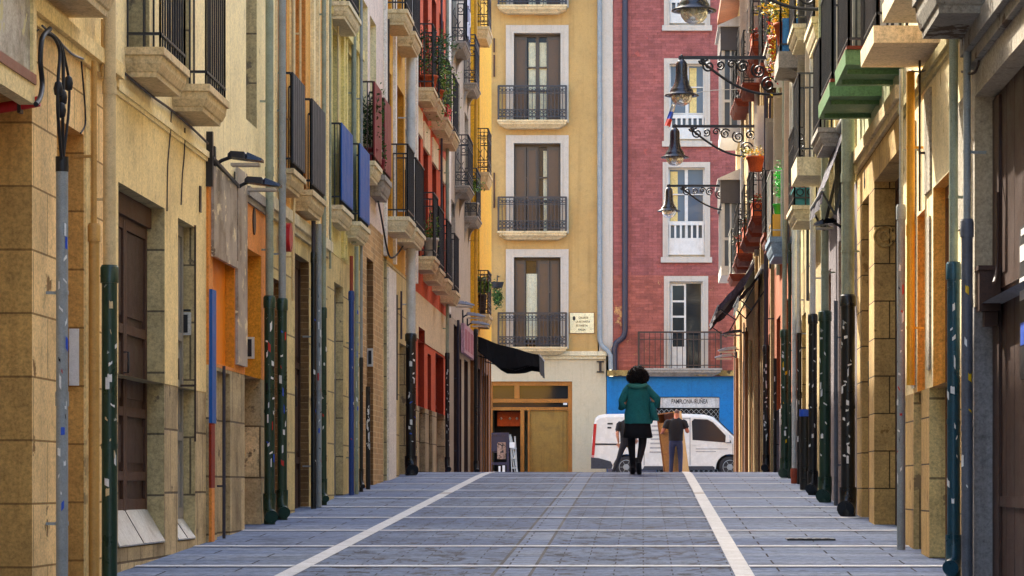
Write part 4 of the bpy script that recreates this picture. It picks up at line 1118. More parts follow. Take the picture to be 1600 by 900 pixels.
for i, o in enumerate(W + W2):
    a, c, lo_, hi_ = o[:4]; y = E + .13
    surround(t, a, c, lo_, hi_, .17, off_white, sill=(i % 4) != 2)
    w = MB(); cm = (a + c) / 2; tt = .05
    w.box(a, a + tt, y, y + .06, lo_, hi_); w.box(c - tt, c, y, y + .06, lo_, hi_); w.box(a + tt, c - tt, y, y + .06, hi_ - tt, hi_)
    if i != 2:
        w.box(cm - .05, cm + .05, y, y + .065, lo_, hi_ - tt); w.box(a + tt, cm - .05, y, y + .055, lo_, lo_ + .1); w.box(cm + .05, c - tt, y, y + .055, lo_, lo_ + .1)
        for q in (.36, .7): z = lo_ + (hi_ - lo_) * q; w.box(a + tt, cm - .05, y, y + .05, z, z + .035); w.box(cm + .05, c - tt, y, y + .05, z, z + .035)
    wn = w.build('window', white_f, t)
    p = MB()
    p.box(a, c, y + .06, y + .08, lo_, hi_); p.build('pane', gl if i == 2 else gl_l, wn)
    if i == 2:                                       # balcony door with one leaf folded inwards
        s = MB(); x1 = ex(1072)
        s.box(a + .03, a + .1, y - .03, y + .0, lo_ + .02, hi_ - .06); s.box(x1 - .06, x1, y - .03, y, lo_ + .02, hi_ - .06)
        zs_ = [lo_ + .02, lo_ + .65, lo_ + 1.15, lo_ + 1.62, lo_ + 2.1, hi_ - .12]
        for z in zs_: s.box(a + .1, x1 - .06, y - .03, y, z, z + .06)
        s.box(a + .1, x1 - .06, y - .02, y - .008, lo_ + .02, lo_ + .65)
        s.box(a + .3, a + .33, y - .028, y - .002, lo_ + .08, lo_ + .65)
        dl = s.build('door', white_f, wn)
        s = MB(); s.box(a + .1, x1 - .06, y - .016, y - .012, lo_ + .71, hi_ - .12); s.build('door_pane', gl, wn)
    else:
        s = MB(); zr = lo_ + (hi_ - lo_) * (.36 if i % 4 == 1 else .3); yb = E + .02
        s.box(a + .0, c, yb, yb + .04, zr, zr + .12); n = 7
        for k in range(n): x = a + .02 + (c - a - .1) * k / (n - 1); s.box(x, x + .06, yb + .002, yb + .036, lo_ + .15, zr)
        s.box(a, c, yb, yb + .04, lo_ + .08, lo_ + .15); s.box(a, c, yb + .01, yb + .028, lo_ + .15, lo_ + (zr - lo_) * .6)
        s.build('window_rail', white_f, wn)
        q = MB(); q.box(a + .07, a + .3, y + .055, y + .059, lo_ + 1.0, hi_ - .1) if i % 2 else q.box(cm + .08, c - .25, y + .055, y + .059, lo_ + .9, hi_ - .1)
        q.build('curtain', pm('yellow_curtain', '#d8c07c', var=.15, streak=.3), wn)
balcony_e(t, ex(996), ex(1128), ez(577) + .02, .4, slab_g, iron_b, ornate=False, h=1.12, gap=.17)
a, c, lo_, hi_ = gar[:4]; y = E + .09
b = MB(); b.box(a, c, y - .03, y + .04, ez(637), ez(621)); gs = b.build('garage_sign', pm('grimy_white_board', '#c9c6bd', var=.3, streak=.4), t)
text('PAMPLONA-IRUÑEA', .2, ((ex(1048) + ex(1107)) / 2, y - .034, ez(627.5)), FACE['E'], black_st, gs, 'lettering', ex(1107) - ex(1050))
b = MB(); b.box(a, c, y + .02, y + .05, gz(E), ez(637.2)); 
gd = b.build('garage_door', dark_in, t)
b = MB(); z = gz(E)
xx = a
while xx < c:
    for zz_ in range(14):
        z0_ = gz(E) + .155 * zz_
        if z0_ + .155 > ez(638): break
        b.beam((xx, y + .012, z0_), (min(xx + .155, c), y + .012, z0_ + .155), .018, .01); b.beam((xx, y + .008, z0_ + .155), (min(xx + .155, c), y + .008, z0_), .018, .01)
    xx += .155
b.build('lattice', iron_w, gd)
# --- street name tile
b = MB(); a, c = ex(890.5), ex(928); b.box(a, c, E - .035, E - .001, ez(520.5), ez(489)); sg = b.build('street_sign', plaque_m)
tag(sg, 'cream tiled street name plaque on the tan yellow wall', 'street sign')
b = MB(); b.box(a - .02, c + .02, E - .03, E - .002, ez(521.2), ez(520.6)); b.box(a - .02, c + .02, E - .03, E - .002, ez(488.9), ez(488.3)); b.box(a - .02, a - .001, E - .03, E - .002, ez(520.5), ez(489)); b.box(c + .001, c + .02, E - .03, E - .002, ez(520.5), ez(489)); b.build('frame', wood_mid, sg)
xm = (a + c) / 2
for i, (tx, w, dx) in enumerate((('CALLE DE', .3, .1), ('LA ESTAFETA', .44, .06), ('ESTAFETA', .36, 0), ('KALEA', .22, 0))):
    text(tx, .085, (xm + dx * .5, E - .039, ez(496.6 + 6.2 * i)), FACE['E'], ink, sg, 'lettering', w)
b = MB(); b.lathe((0, 0, 0), [(.001, 0), (.001, .001)], 3) if False else None
b = MB(); ring = [(math.cos(q) * .045, math.sin(q) * .07) for q in [2 * PI * i / 12 for i in range(12)]]
b.loft([[(a + .13 + p_, E - .036, ez(497.5) + q_) for p_, q_ in ring], [(a + .13 + p_, E - .042, ez(497.5) + q_) for p_, q_ in ring]], 0, False); b.build('crest', ink, sg)
# ================================================================ PIPES
def arc_patch(b, c, r, a0, a1, z0, z1, m=0, n=4):
    t = .0025
    inn, out = [], []
    for i in range(n + 1):
        a = a0 + (a1 - a0) * i / n
        out.append((c[0] + (r + t) * math.cos(a), c[1] + (r + t) * math.sin(a)))
    sk = RND.uniform(-.03, .03)
    lo = [(x, y, z0 + sk * i / n) for i, (x, y) in enumerate(out)]; hi = [(x, y, z1 + sk * i / n + RND.uniform(-.006, .006)) for i, (x, y) in enumerate(out)]
    b.loft([lo, hi], m, True, False, False)


def drainpipe(side, x, y_bot=None, y_top=-150, y_guard=None, u=.1, rpx=10.0, mat=None, low=None, grow=1.22, boot=False, stick=0, label='', group='drainpipes and conduits along the left wall', cat='drainpipe', name='drainpipe', stick_top=None, cap=None, pal=None, s=None, hook=True):
    s = s or S_(side, x, u); r = rpx * s / FOC
    X = PX(side, u); g0 = gz(s) if y_bot is None else zz(y_bot, s)
    zt = zz(y_top, s); zg = zz(y_guard, s) if y_guard else None
    t = thing(name, label, cat, (X, s, g0), group)
    b = MB()
    lo = zg - .02 if zg else g0
    b.tube([(X, s, lo), (X, s, zt)], r, 14)
    n = int((zt - lo) / 1.9)
    for k in range(n):                               # sockets of the pipe lengths
        z = lo + 1.2 + 1.9 * k
        if z < zt - .1: b.tube([(X, s, z), (X, s, z + .09)], r * 1.13, 14)
    b.build('pipe', mat or pipe_grey, t)
    sgn = 1 if side == 'L' else -1
    R_ = r * grow
    if zg:
        b = MB(); zb = g0 + (.26 if boot else 0.0)
        b.tube([(X, s, zb - .01), (X, s, zg)], R_, 16)
        b.tube([(X, s, zg - .11), (X, s, zg - .005), (X, s, zg), (X, s, zg + .012)], [R_ * 1.18, R_ * 1.18, R_ * 1.1, R_ * 1.0], 16)
        b.tube([(X, s, zb + (zg - zb) * .42), (X, s, zb + (zg - zb) * .42 + .035)], R_ * 1.08, 16)
        b.build('guard', low or guard_green, t)
        if boot:
            b = MB()
            b.tube([(X, s, g0 + .3), (X, s, g0 + .27), (X, s, g0 + .14), (X + sgn * .012, s - .03, g0 + .085), (X + sgn * .03, s - .075, g0 + .07)], [R_ * 1.25, R_ * 1.25, R_ * 1.2, R_ * 1.28, R_ * 1.3], 16)
            b.tube([(X, s, g0 - .02), (X, s, g0 + .12)], R_ * 1.12, 14)
            b.build('shoe', low or guard_green, t)
    if cap:
        b = MB(); b.tube([(X, s, zt - .09), (X, s, zt + .004)], r * 1.08, 14); b.build('cap', cap, t)
    if hook:
        z = (zg or g0) + .45
        while z < min(zt - .1, 9.5):
            b = MB(); b.tube([(X, s, z), (X, s, z + .025)], r * 1.1, 12); b.sbox(side, -.06, u, s - .012, s + .012, z + .002, z + .02); z += 1.45
            b.build('bracket', mat or pipe_grey, t)
    rr = R_ if zg else r
    base_a = -PI / 2 + (.35 if side == 'L' else -.35)
    top = stick_top if stick_top else ((zg or zt) - .25)
    for k in range(int(stick * 2.2)):
        b = MB(); a = base_a + RND.uniform(-.75, .75); w = RND.uniform(.14, .6); h = RND.choice((.015, .02, .03, .05, .08))
        z = g0 + .5 + (min(top, g0 + 2.4) - g0 - .5) * (k + RND.random() * .9) / (stick * 2.2)
        arc_patch(b, (X, s), rr + .0015, a - w / 2, a + w / 2, z, z + h)
        b.build('sticker', RND.choice(pal or [white_st, white_st, white_st, blue_st, red_st, black_st]), t)
    return t


GL = 'drainpipes and conduits along the left wall'; GR = 'drainpipes and conduits along the right wall'
drainpipe('L', 97, y_top=246, rpx=9.5, u=.1, mat=slate_p if False else pipe_grey, cap=black_st, stick=9, stick_top=3.3, label='stickered grey conduit with a black cap, nearest on the left wall', cat='conduit', name='conduit')
drainpipe('L', 147, y_top=95, y_guard=352, rpx=4.5, u=.07, mat=pipe_ochre, low=pipe_ochre, grow=1.9, label='thin ochre pipe in a fatter ochre sleeve beside the dark green drain', hook=True)
drainpipe('L', 171, y_top=-160, y_guard=417, rpx=10, mat=pipe_cream, low=guard_green, grow=1.22, stick=6, pal=[white_st, white_st, pipe_cream], label='cream drainpipe with a tall dark green guard left of the dark brown door')
drainpipe('L', 421, y_guard=464, rpx=6.3, mat=pipe_gg, low=guard_green, boot=True, stick=9, grow=1.3, label='left one of the twin drains with green guards beside the orange shop')
drainpipe('L', 441, y_guard=468, rpx=5.8, mat=pipe_grey, low=guard_green, boot=True, stick=5, grow=1.3, label='right one of the twin drains with green guards beside the orange shop')
drainpipe('L', 490, y_guard=395, rpx=3.6, mat=violet, low=guard_black, y_top=345, boot=False, label='plain black pipe under the charcoal balcony boards', stick=2, grow=1.2)
drainpipe('L', 498, y_top=350, rpx=4.6, mat=pipe_grey, stick=7, label='stickered grey conduit right of the plain black pipe', cat='conduit', name='conduit', u=.12)
drainpipe('L', 506, y_guard=482, rpx=3.6, mat=pipe_gg, low=guard_green, boot=True, stick=3, label='drain with a dark green guard left of the narrow grey doorway', y_top=-100)
drainpipe('L', 549, y_top=400, y_guard=456, rpx=2.8, mat=pipe_red, low=pipe_blue, grow=1.5, stick=2, label='bright blue pipe with a rust red upper length')
drainpipe('L', 557, y_top=385, rpx=3.4, mat=pipe_gg, stick=6, pal=[white_st, blue_st], label='grey green conduit with white stickers hugging the blue pipe', cat='conduit', name='conduit', u=.13)
drainpipe('L', 564.5, y_guard=560, rpx=2.4, mat=pipe_grey, low=guard_black, boot=True, y_top=-120, label='slim drain with a black guard just right of the blue pipe')
drainpipe('L', 575, y_top=604, rpx=3.6, mat=guard_black, stick=9, pal=[white_st], label='short black guard dotted with white stickers before the brick doorway', hook=False)
drainpipe('L', 642, y_guard=522, rpx=7.2, mat=pipe_white, low=guard_black, boot=True, stick=7, u=.14, grow=1.1, pal=[white_st, blue_st, white_st], label='thick pale drain with a black guard between the yellow and red houses')
drainpipe('L', 699, y_guard=552, rpx=2.8, mat=greypink and pipe_gg, low=guard_black, boot=True, stick=8, pal=[white_st], label='black stickered drain guard right of the red house')
drainpipe('L', 743.5, y_guard=515, rpx=2.6, mat=pipe_yellow, low=guard_black, boot=True, u=.16, label='black drain with a yellow upper length at the vivid yellow house')
# right wall
drainpipe('R', 1490, y_top=60, y_guard=412, rpx=7, mat=pipe_gg, low=guard_blue, grow=1.45, boot=True, stick=5, pal=[white_st], label='grey green drain with a petrol blue guard, nearest on the right', group=GR)
drainpipe('R', 1511, y_top=60, y_guard=345, rpx=6, mat=pipe_grey, low=slate_p, grow=1.5, u=.07, label='slate grey pipe beside the petrol blue drain', group=GR, stick=3, pal=[yellow_st, white_st])
drainpipe('R', 1423, y_top=112, y_bot=602, rpx=6.5, mat=pipe_yellow, label='bright yellow pipe ending above the stone base', group=GR, hook=True)
drainpipe('R', 1408, y_top=108, y_guard=322, rpx=3, mat=pipe_grey, low=pipe_grey, grow=2.2, stick=8, pal=[red_st, white_st, red_st, black_st, white_st], u=.14, label='grey conduit with red and white stickers left of the yellow pipe', group=GR, cat='conduit', name='conduit')
drainpipe('R', 1325, y_guard=462, rpx=10, mat=pipe_gg, low=guard_black, grow=1.1, boot=True, stick=9, pal=[white_st], u=.12, label='fat grey green drain with a black guard left of the honey stone house', group=GR)
drainpipe('R', 1289, y_guard=487, rpx=6, mat=pipe_gg, low=guard_green, grow=1.5, boot=True, stick=5, pal=[white_st], u=.12, label='drain with a dark green guard and fat shoe below the folded awning', group=GR)
drainpipe('R', 1270, y_guard=492, rpx=4.5, mat=pipe_white, low=guard_black, grow=1.5, boot=True, stick=4, pal=[white_st], u=.12, label='pale drain with a black guard right of the stubby blue topped guard', group=GR)
drainpipe('R', 1258, y_top=640, rpx=8.5, mat=guard_black, cap=blue_st, u=.12, hook=False, label='stubby black pipe guard with a blue top', group=GR)
drainpipe('R', 1241, y_guard=733, rpx=3.6, mat=pipe_white, low=pipe_red, grow=1.4, u=.12, label='pale pipe standing in a red foot', group=GR)
drainpipe('R', 1226, y_guard=516, rpx=3.8, mat=pipe_gg, low=guard_green, grow=1.6, boot=True, stick=7, pal=[white_st, white_st, yellow_st], u=.12, label='drain with a green stickered guard on the terracotta house', group=GR)
drainpipe('R', 1197, y_guard=540, rpx=3.4, mat=violet, low=guard_black, grow=1.4, boot=True, stick=8, pal=[white_st], u=.14, label='violet black drain beside the long tilted awning', group=GR)
for x_, m_, lb, yt in ((458, pipe_cream, 'thin cream pipe above the charcoal boarded balconies', -120), (543, pipe_gg, 'grey green pipe running up between the blue and red boarded balconies', -120)):
    drainpipe('L', x_ if x_ == 458 else 553, y_top=-120, y_bot=(470 if x_ == 458 else 380), rpx=2.6 if x_ == 458 else 4.0, mat=m_, label=lb, u=.07)
for x_, m_, lb, yb in ((1277, pipe_cream, 'cream pipe running up beside the grey slab balcony', 240), (1248, iron_w and pipe_white, 'pale zinc pipe between the straw and terracotta houses', 520), (1216, pipe_gg, 'grey green pipe on the upper terracotta house', 430), (1182, pipe_white, 'pale pipe high on the red brown house', 400), (1345, slab_green and pipe_gg, 'pale green pipe above the two green balconies', 118), (1160, pipe_white, 'pale pipe high on the far right corner house', 420)):
    drainpipe('R', x_, y_top=-120, y_bot=yb, rpx=3.2, mat=m_, label=lb, u=.07, group=GR)


# more pipes and cable runs that crowd both walls
MORE = [('L', 350, 572, None, 2.6, violet, 'slim dark pipe between the orange shutter and the mottled strip'), ('L', 305, 352, 690, 1.6, iron_b, 'thin brown conduit down the edge of the intercom doorway'),
        ('L', 160, 30, 120, 2.2, pipe_ochre, 'short ochre pipe stub above the cream drain'), ('L', 469, -150, 330, 2.0, pipe_cream, 'thin cream conduit between the two charcoal boarded balconies'),
        ('L', 516, -150, 420, 1.8, pipe_gg, 'thin grey green conduit at the near edge of the pale yellow house'), ('L', 528, -150, 300, 1.5, pipe_cream, 'cream conduit behind the first blue boarded balcony'),
        ('L', 607, 30, 300, 1.8, iron_b, 'thin brown conduit on the warm yellow house'), ('L', 627, 455, 530, 1.6, violet, 'short dark conduit high on the warm yellow ground floor'),
        ('L', 690, -150, 430, 1.8, violet, 'dark pipe running up the far edge of the red house'), ('L', 716, 500, None, 2.2, violet, 'dark pipe beside the faded pink sign'),
        ('R', 1437, 60, 330, 1.8, iron_b, 'thin brown conduit left of the yellow pipe'), ('R', 1306, 470, None, 3.2, slate_p, 'slate pipe standing in for a dark recess of the grey mauve shop front'),  # the slate pipe is put in for a dark blue-grey recess
        ('R', 1249, 500, None, 3.6, guard_black, 'black pipe between the stubby guard and the red footed pipe'), ('R', 1234, 380, None, 2.6, guard_green, 'dark green pipe left of the red footed pipe'),
        ('R', 1211, 560, None, 2.6, guard_black, 'black pipe on the terracotta ground floor'), ('R', 1204, -150, 420, 2.2, violet, 'dark pipe high between the terracotta and red brown houses'),
        ('R', 1232, -150, 380, 2.0, slate_p, 'slate pipe high on the terracotta house'), ('R', 1262, -150, 470, 2.4, slate_p, 'slate pipe high on the straw coloured house'),
        ('R', 1318, -150, 60, 3.0, slate_p, 'slate pipe above the green balconies'), ('R', 1172, -150, 380, 2.0, slate_p, 'slate pipe high on the golden shop house'), ('R', 1187, 430, None, 2.4, wood_dark, 'brown pipe at the near end of the golden shopfront')]
for sd_, x_, yt_, yb_, rp_, m_, lb_ in MORE:
    drainpipe(sd_, x_, y_top=yt_, y_bot=yb_, rpx=rp_, mat=m_, u=.06, label=lb_, group=GL if sd_ == 'L' else GR, stick=3 if yb_ is None and m_ in (guard_black, guard_green) else 0, pal=[white_st])


def epipe(label, xs, mat, r):
    b = MB(); b.tube(xs, r, 10); return tag(b.build('drainpipe', mat), label, 'drainpipe', 'drainpipes across the square')


yy = E - .1
epipe('grey drainpipe between the tan yellow wall and the white pilaster', [(ex(937), yy, 20), (ex(937), yy, ez(530)), (ex(940), yy, ez(540)), (ex(950), yy - .1, ez(549)), (ex(954), yy - .1, ez(556)), (ex(954.5), yy - .1, ez(578))], pipe_grey, .075)
epipe('dark drainpipe on the rose red brick wall', [(ex(976.5), yy, 19), (ex(976.5), yy, ez(518)), (ex(974), yy, ez(527)), (ex(963), yy - .02, ez(536)), (ex(960), yy - .02, ez(545)), (ex(960), yy - .02, ez(579))], violet, .09)
b = MB()
for y0_, y1_ in ((60, 82), (86, 120), (270, 300), (300, 325)): b.box(ex(771), ex(773.5), E - .05, E + .0, ez(y1_), ez(y0_))
tag(b.build('wall_conduit', wood_dark), 'short broken brown conduit at the left edge of the tan yellow wall', 'conduit')

# ================================================================ CABLES, CONDUIT, CASE at the near left
def cable(label, pts, r=.008, mat=None, name='cable', group='loose cables on the left wall'):
    P = [Vector(p) for p in pts]; out = []
    for i in range(len(P) - 1):                      # smooth curve through the points
        p0, p1, p2, p3 = P[max(0, i - 1)], P[i], P[i + 1], P[min(len(P) - 1, i + 2)]
        for k in range(6):
            t = k / 6
            out.append(.5 * ((2 * p1) + (p2 - p0) * t + (2 * p0 - 5 * p1 + 4 * p2 - p3) * t * t + (3 * p1 - p0 - 3 * p2 + p3) * t ** 3))
    out.append(P[-1])
    b = MB(); b.tube(out, r, 7, 0); return tag(b.build(name, mat or rubber), label, 'cable', group)


def pl(x, y, u):                                     # point on the left front at a photo position
    s = sL(x, u); return (PX('L', u), s, zz(y, s))
def pr(x, y, u):
    s = sR(x, u); return (PX('R', u), s, zz(y, s))


cable('thick black cable looping down into the red conduit', [pl(78, 45, .06), pl(66, 60, .1), pl(63, 95, .11), pl(66, 130, .11), pl(63, 152, .13), pl(56, 163, .14)], .016)
cable('left of the three black cables dropping into the grey conduit', [pl(70, 52, .06), pl(84, 58, .1), pl(93, 80, .11), pl(91, 120, .12), pl(90, 170, .12), pl(94, 225, .11), pl(96, 252, .1)], .011)
cable('middle one of the three black cables dropping into the grey conduit', [pl(72, 48, .06), pl(90, 62, .1), pl(98, 90, .11), pl(99, 130, .12), pl(98, 180, .12), pl(98, 252, .1)], .011)
cable('right of the three black cables dropping into the grey conduit', [pl(76, 50, .06), pl(94, 66, .1), pl(102, 95, .11), pl(108, 130, .12), pl(107, 175, .12), pl(101, 230, .11), pl(99, 252, .1)], .009)
for x_, y_, lb in ((91, 138, 'black cable joint on the left cable above the grey conduit'), (98, 152, 'black cable joint on the middle cable above the grey conduit'), (107, 130, 'black cable joint on the right cable above the grey conduit'), (96, 172, 'lowest black cable joint above the grey conduit')):
    p_ = pl(x_, y_, .12); b = MB(); b.lathe(p_, [(.004, -.05), (.024, -.04), (.03, 0), (.022, .035), (.004, .05)], 10); tag(b.build('cable_joint', rubber), lb, 'cable joint', 'cable joints above the grey conduit')
cable('thin pale cable running under the ochre ledge', [pl(66, 40, .07), pl(90, 62, .08), pl(112, 84, .08), pl(130, 92, .08)], .007, slate_p)
cable('thin dark wire hanging left of the cable bundle', [pl(60, 46, .04), pl(53, 60, .04), pl(53, 110, .04), pl(51, 150, .04)], .005)
cable('thin black wire hanging down beside the ochre pipe', [pl(127, 96, .03), pl(130, 130, .03), pl(133, 170, .03), pl(133, 195, .03), pl(126, 208, .03)], .006)
cable('long thin cable sagging along the cream wall under the corniced balconies', [pl(192, 112, .03), pl(215, 132, .03), pl(240, 152, .03), pl(268, 172, .03), pl(300, 200, .03), pl(325, 224, .03)], .01, iron_b)
cable('rusty wire hanging down the cream wall left of the intercom doorway', [pl(268, 172, .02), pl(266, 210, .02), pl(262, 260, .02), pl(261, 330, .02)], .006, iron_b)
cable('rusty wire hanging down the cream wall above the intercom doorway', [pl(289, 200, .02), pl(288, 240, .02), pl(285, 275, .02), pl(283, 320, .02)], .006, iron_b)
cable('looping black cable between the brick doorway and the white painted strip', [pl(588, 300, .05), pl(596, 340, .05), pl(604, 385, .06), pl(610, 402, .07), pl(620, 398, .06), pl(632, 380, .05)], .014)
cable('dark cable drooping under the sandy cornice by the red disc sign', [pl(455, 330, .04), pl(470, 352, .05), pl(482, 360, .05), pl(492, 372, .05)], .012)
cable('brown cable curving down to the meter box on the dark shopfront', [pr(1560, 300, -.1), pr(1559, 400, -.1), pr(1556, 430, -.08), pr(1553, 442, -.05)], .012, wood_vd, group='loose cables on the right wall')
cable('thin cable crossing the honey stone wall', [pr(1340, 250, .02), pr(1360, 225, .02), pr(1385, 190, .02), pr(1405, 165, .03)], .007, group='loose cables on the right wall')
cable('thin wires at the fat shoe of the pale green pipe', [pr(1420, 110, .1), pr(1440, 112, .06), pr(1455, 105, .03)], .006, group='loose cables on the right wall')
cable('rusty cable under the crumbling grey balcony', [pr(1503, 112, .06), pr(1515, 115, .06), pr(1524, 112, .03), pr(1530, 95, .01)], .009, iron_b, group='loose cables on the right wall')
b = MB(); s = 17.45
b.tube([(-4.15, s, zz(173, s)), (-3.9, s, zz(169, s)), (-3.69, s, zz(160, s)), (-3.66, s, zz(158, s))], .033, 12)
o = b.build('red_conduit', red_hose); tag(o, 'red plastic conduit under the glazed display case', 'conduit')
b = MB(); b.tube([(-3.77, s, zz(163.5, s) - .04), (-3.77, s, zz(163.5, s) + .04)], .04, 10) if False else b.box(-3.785, -3.765, s - .04, s + .04, zz(164, s) - .05, zz(164, s) + .045); b.build('clamp', iron_b, o)
t = thing('display_case', 'glazed metal display case on the ochre wall at the near left', 'display case', (PX('L', .15), 16, 3.7))
b = MB(); b.sbox('L', .0, .1, 14.4, 17.33, 3.7, 3.76, 1); b.sbox('L', .0, .1, 14.4, 17.33, 4.9, 4.98); b.sbox('L', .0, .1, 17.24, 17.33, 3.76, 4.9); b.sbox('L', .0, .1, 14.4, 14.47, 3.76, 4.9); b.sbox('L', .0, .09, 14.4, 17.32, 3.58, 3.7); b.build('case_frame', [cream, paint('dull_red_wood', '#8a5440')], t)
b = MB(); b.sbox('L', .06, .08, 14.47, 17.24, 3.76, 4.9); b.build('case_glass', pm('display_reflections', '#bdb8a8', var=.8, streak=.7, scale=1.3, rough=.12, peel=('#d8cf9a', .3), bump=.05, sk=3, spec=.6), t)  # yellowish patches and streaks paint reflections into the case glass
# ================================================================ WALL SIGNS AND SHOP LAMPS
b = MB(); c = pl(455, 371, .13); b.tube([(c[0] - .05, c[1], c[2]), (c[0], c[1], c[2])], .15, 22); b.tube([(c[0] - .14, c[1], c[2]), (c[0] - .05, c[1], c[2])], .02, 8)
tag(b.build('disc_sign', paint('red_sign_paint', '#a81c20', rough=.35)), 'round red disc sign on the sandy stone wall', 'sign')


def flood(side, x, y, u, w, label, mat=None, arm_len=.25, group='shop lamps on the left wall'):
    s = S_(side, x, u); X = PX(side, u); z = zz(y, s); sg_ = 1 if side == 'L' else -1
    t = thing('shop_lamp', label, 'wall lamp', (PX(side, 0), s, z), group)
    b = MB(); b.tube([(PX(side, -.01), s, z - .08), (PX(side, u * .5), s, z - .02), (PX(side, u), s, z + .01)], .016, 8); b.sbox(side, -.005, .03, s - .04, s + .04, z - .28, z + .1)
    b.build('arm', iron, t)
    b = MB()
    rings = []
    for k, (dx, hw, hz) in enumerate(((-.03, .05, .02), (0, .09, .045), (w * .45, .12, .05), (w * .5, .11, .03), (w * .55, .12, .05), (w, .09, .012))):
        xx = X + sg_ * dx; zc = z + .01 - dx * .12
        rings.append([(xx, s - hw, zc - .012), (xx, s + hw, zc - .012), (xx, s + hw * .8, zc + hz), (xx, s - hw * .8, zc + hz)])
    b.loft(rings, 0, False); h = b.build('lamp_head', mat or paint('navy_black_lamp', '#141a2a', rough=.3), t)
    b = MB(); b.box(min(X, X + sg_ * w * .9), max(X, X + sg_ * w * .9), s - .07, s + .07, z - .045 - w * .1, z - .035 - w * .05); b.build('diffuser', off_white, h)
    return t


flood('L', 362, 247, .17, .27, 'black shop lamp above the cream corner, left of its twin')
flood('L', 388, 286, .13, .3, 'black shop lamp above the orange shop number, right of its twin')
b = MB(); a_, c_ = pl(331, 246, .05), pl(372, 291, .05); b.beam(a_, c_, .03, .03); b.sbox('L', 0, .06, a_[1] - .03, a_[1] + .03, a_[2] - .25, a_[2] + .22)
tag(b.build('lamp_rail', iron), 'slanting black rail carrying the two shop lamps of the orange shop', 'bracket')
for i, (x, y, lb) in enumerate(((712, 474, 'uppermost of the three grey shop lamps past the red house'), (731, 492, 'middle one of the three grey shop lamps past the red house'), (738, 505, 'lowest of the three grey shop lamps, next to the black awning'))):
    flood('L', x, y, .12, .36, lb, paint('pale_grey_lamp', '#8f929a', rough=.4))
flood('R', 1302, 349, .12, .22, 'black shop lamp under the folded dark awning', group='shop lamps on the right wall')
for x, y, lb in ((1157, 519, 'uppermost of the three tilted grey lamps under the long awning'), (1149, 545, 'middle one of the three tilted grey lamps under the long awning'), (1143, 556, 'lowest and palest of the tilted grey lamps under the long awning')):
    flood('R', x, y, .14, .4, lb, paint('pale_grey_lamp', '#8f929a', rough=.4), group='shop lamps on the right wall')
b = MB(); b.sbox('L', .03, .1, 58.8, 63.0, 4.02, 4.62); o = b.build('shop_sign', pm('faded_pink_sign', '#b98f96', var=.25, streak=.4)); tag(o, 'faded pink sign panel on the grey beige shop beyond the red house', 'sign')
b = MB()
for k in range(4): b.sbox('L', .1, .106, 59.1 + k * .95, 59.75 + k * .95, 4.1, 4.52)
b.build('sign_panel', pm('rose_lettering', '#a5626c', var=.3, streak=.3), o)
# ================================================================ STREET LAMPS
def spiral(c, r0, r1, turns, a0, ax, az, n=22):
    return [c + ax * ((r0 + (r1 - r0) * k / n) * math.cos(a0 + turns * 2 * PI * k / n)) + az * ((r0 + (r1 - r0) * k / n) * math.sin(a0 + turns * 2 * PI * k / n)) for k in range(n + 1)]


def street_lamp(s, zf, label, xh=.6):
    """bell lantern hung from a scrolled wall bracket; zf = height of the bell's rim"""
    t = thing('street_lamp', label, 'street lamp', (RX, s, zf + .6), 'bell street lamps on scrolled wall brackets')
    za = zf + .575; ax, az = Vector((1, 0, 0)), Vector((0, 0, 1))
    b = MB(); b.box(xh - .05, RX + .04, s - .022, s + .022, za - .022, za + .028)
    b.box(RX - .06, RX + .01, s - .035, s + .035, za - .62, za + .1)
    P = []
    for k in range(17):                              # long brace curving from the wall up to the bar
        q = k / 16; P.append((RX - .04 - (RX - .95) * q, s, za - .55 + .5 * q ** 1.6 - .1 * math.sin(PI * q)))
    b.tube(P, .022, 6)
    for cx, cz, r, tr, a0 in ((1.02, -.13, .1, 1.6, 1.6), (1.2, -.11, .075, 1.4, 4), (1.55, -.14, .1, 1.6, .5), (1.8, -.2, .12, 1.7, 2.2), (2.02, -.16, .1, 1.6, 5.2), (1.95, -.42, .13, 1.6, .3), (.92, -.05, .05, 1.3, 3), (1.38, -.1, .07, 1.4, 0)):
        b.tube(spiral(Vector((cx, s, za + cz)), r, r * .18, tr, a0, ax, az), .016, 5)
    b.lathe((xh, s, za - .02), [(.03, -.06), (.035, 0), (.03, .05), (.001, .08)], 10)
    b.build('bracket_arm', iron, t)
    b = MB(); prof = [(.022, .56), (.055, .53), (.085, .49), (.092, .44), (.092, .33), (.1, .24), (.125, .15), (.165, .09), (.185, .055), (.185, .03), (.265, -.005), (.268, -.02), (.2, -.015), (.17, .02)]
    b.lathe((xh, s, zf), prof, 24, 0, False); b.tube([(xh, s, zf + .5), (xh, s, za)], .014, 8)
    sh = b.build('lamp_shade', paint('blue_black_enamel', '#23262e', rough=.28, spec=.6), t)
    b = MB(); b.lathe((xh, s, zf), [(.165, .0), (.168, -.03), (.15, -.09), (.11, -.14), (.05, -.17), (.002, -.178)], 20, 0, False); b.build('lamp_globe', clear_glass(), t)
    b = MB(); b.lathe((xh, s, zf), [(.02, .05), (.05, .02), (.05, -.05), (.002, -.09)], 12); b.build('bulb', off_white, t)
    return t


street_lamp(34.0, zz(15, 34.0), 'bell street lamp cut by the top edge, largest of the four')
street_lamp(44.9, zz(148, 44.9), 'bell street lamp in front of the small flag and upper white window')
street_lamp(54.5, zz(245, 54.5), 'bell street lamp between the two upper white windows, third from the top')
street_lamp(67.2, zz(329, 67.2), 'smallest and lowest of the bell street lamps', .6)
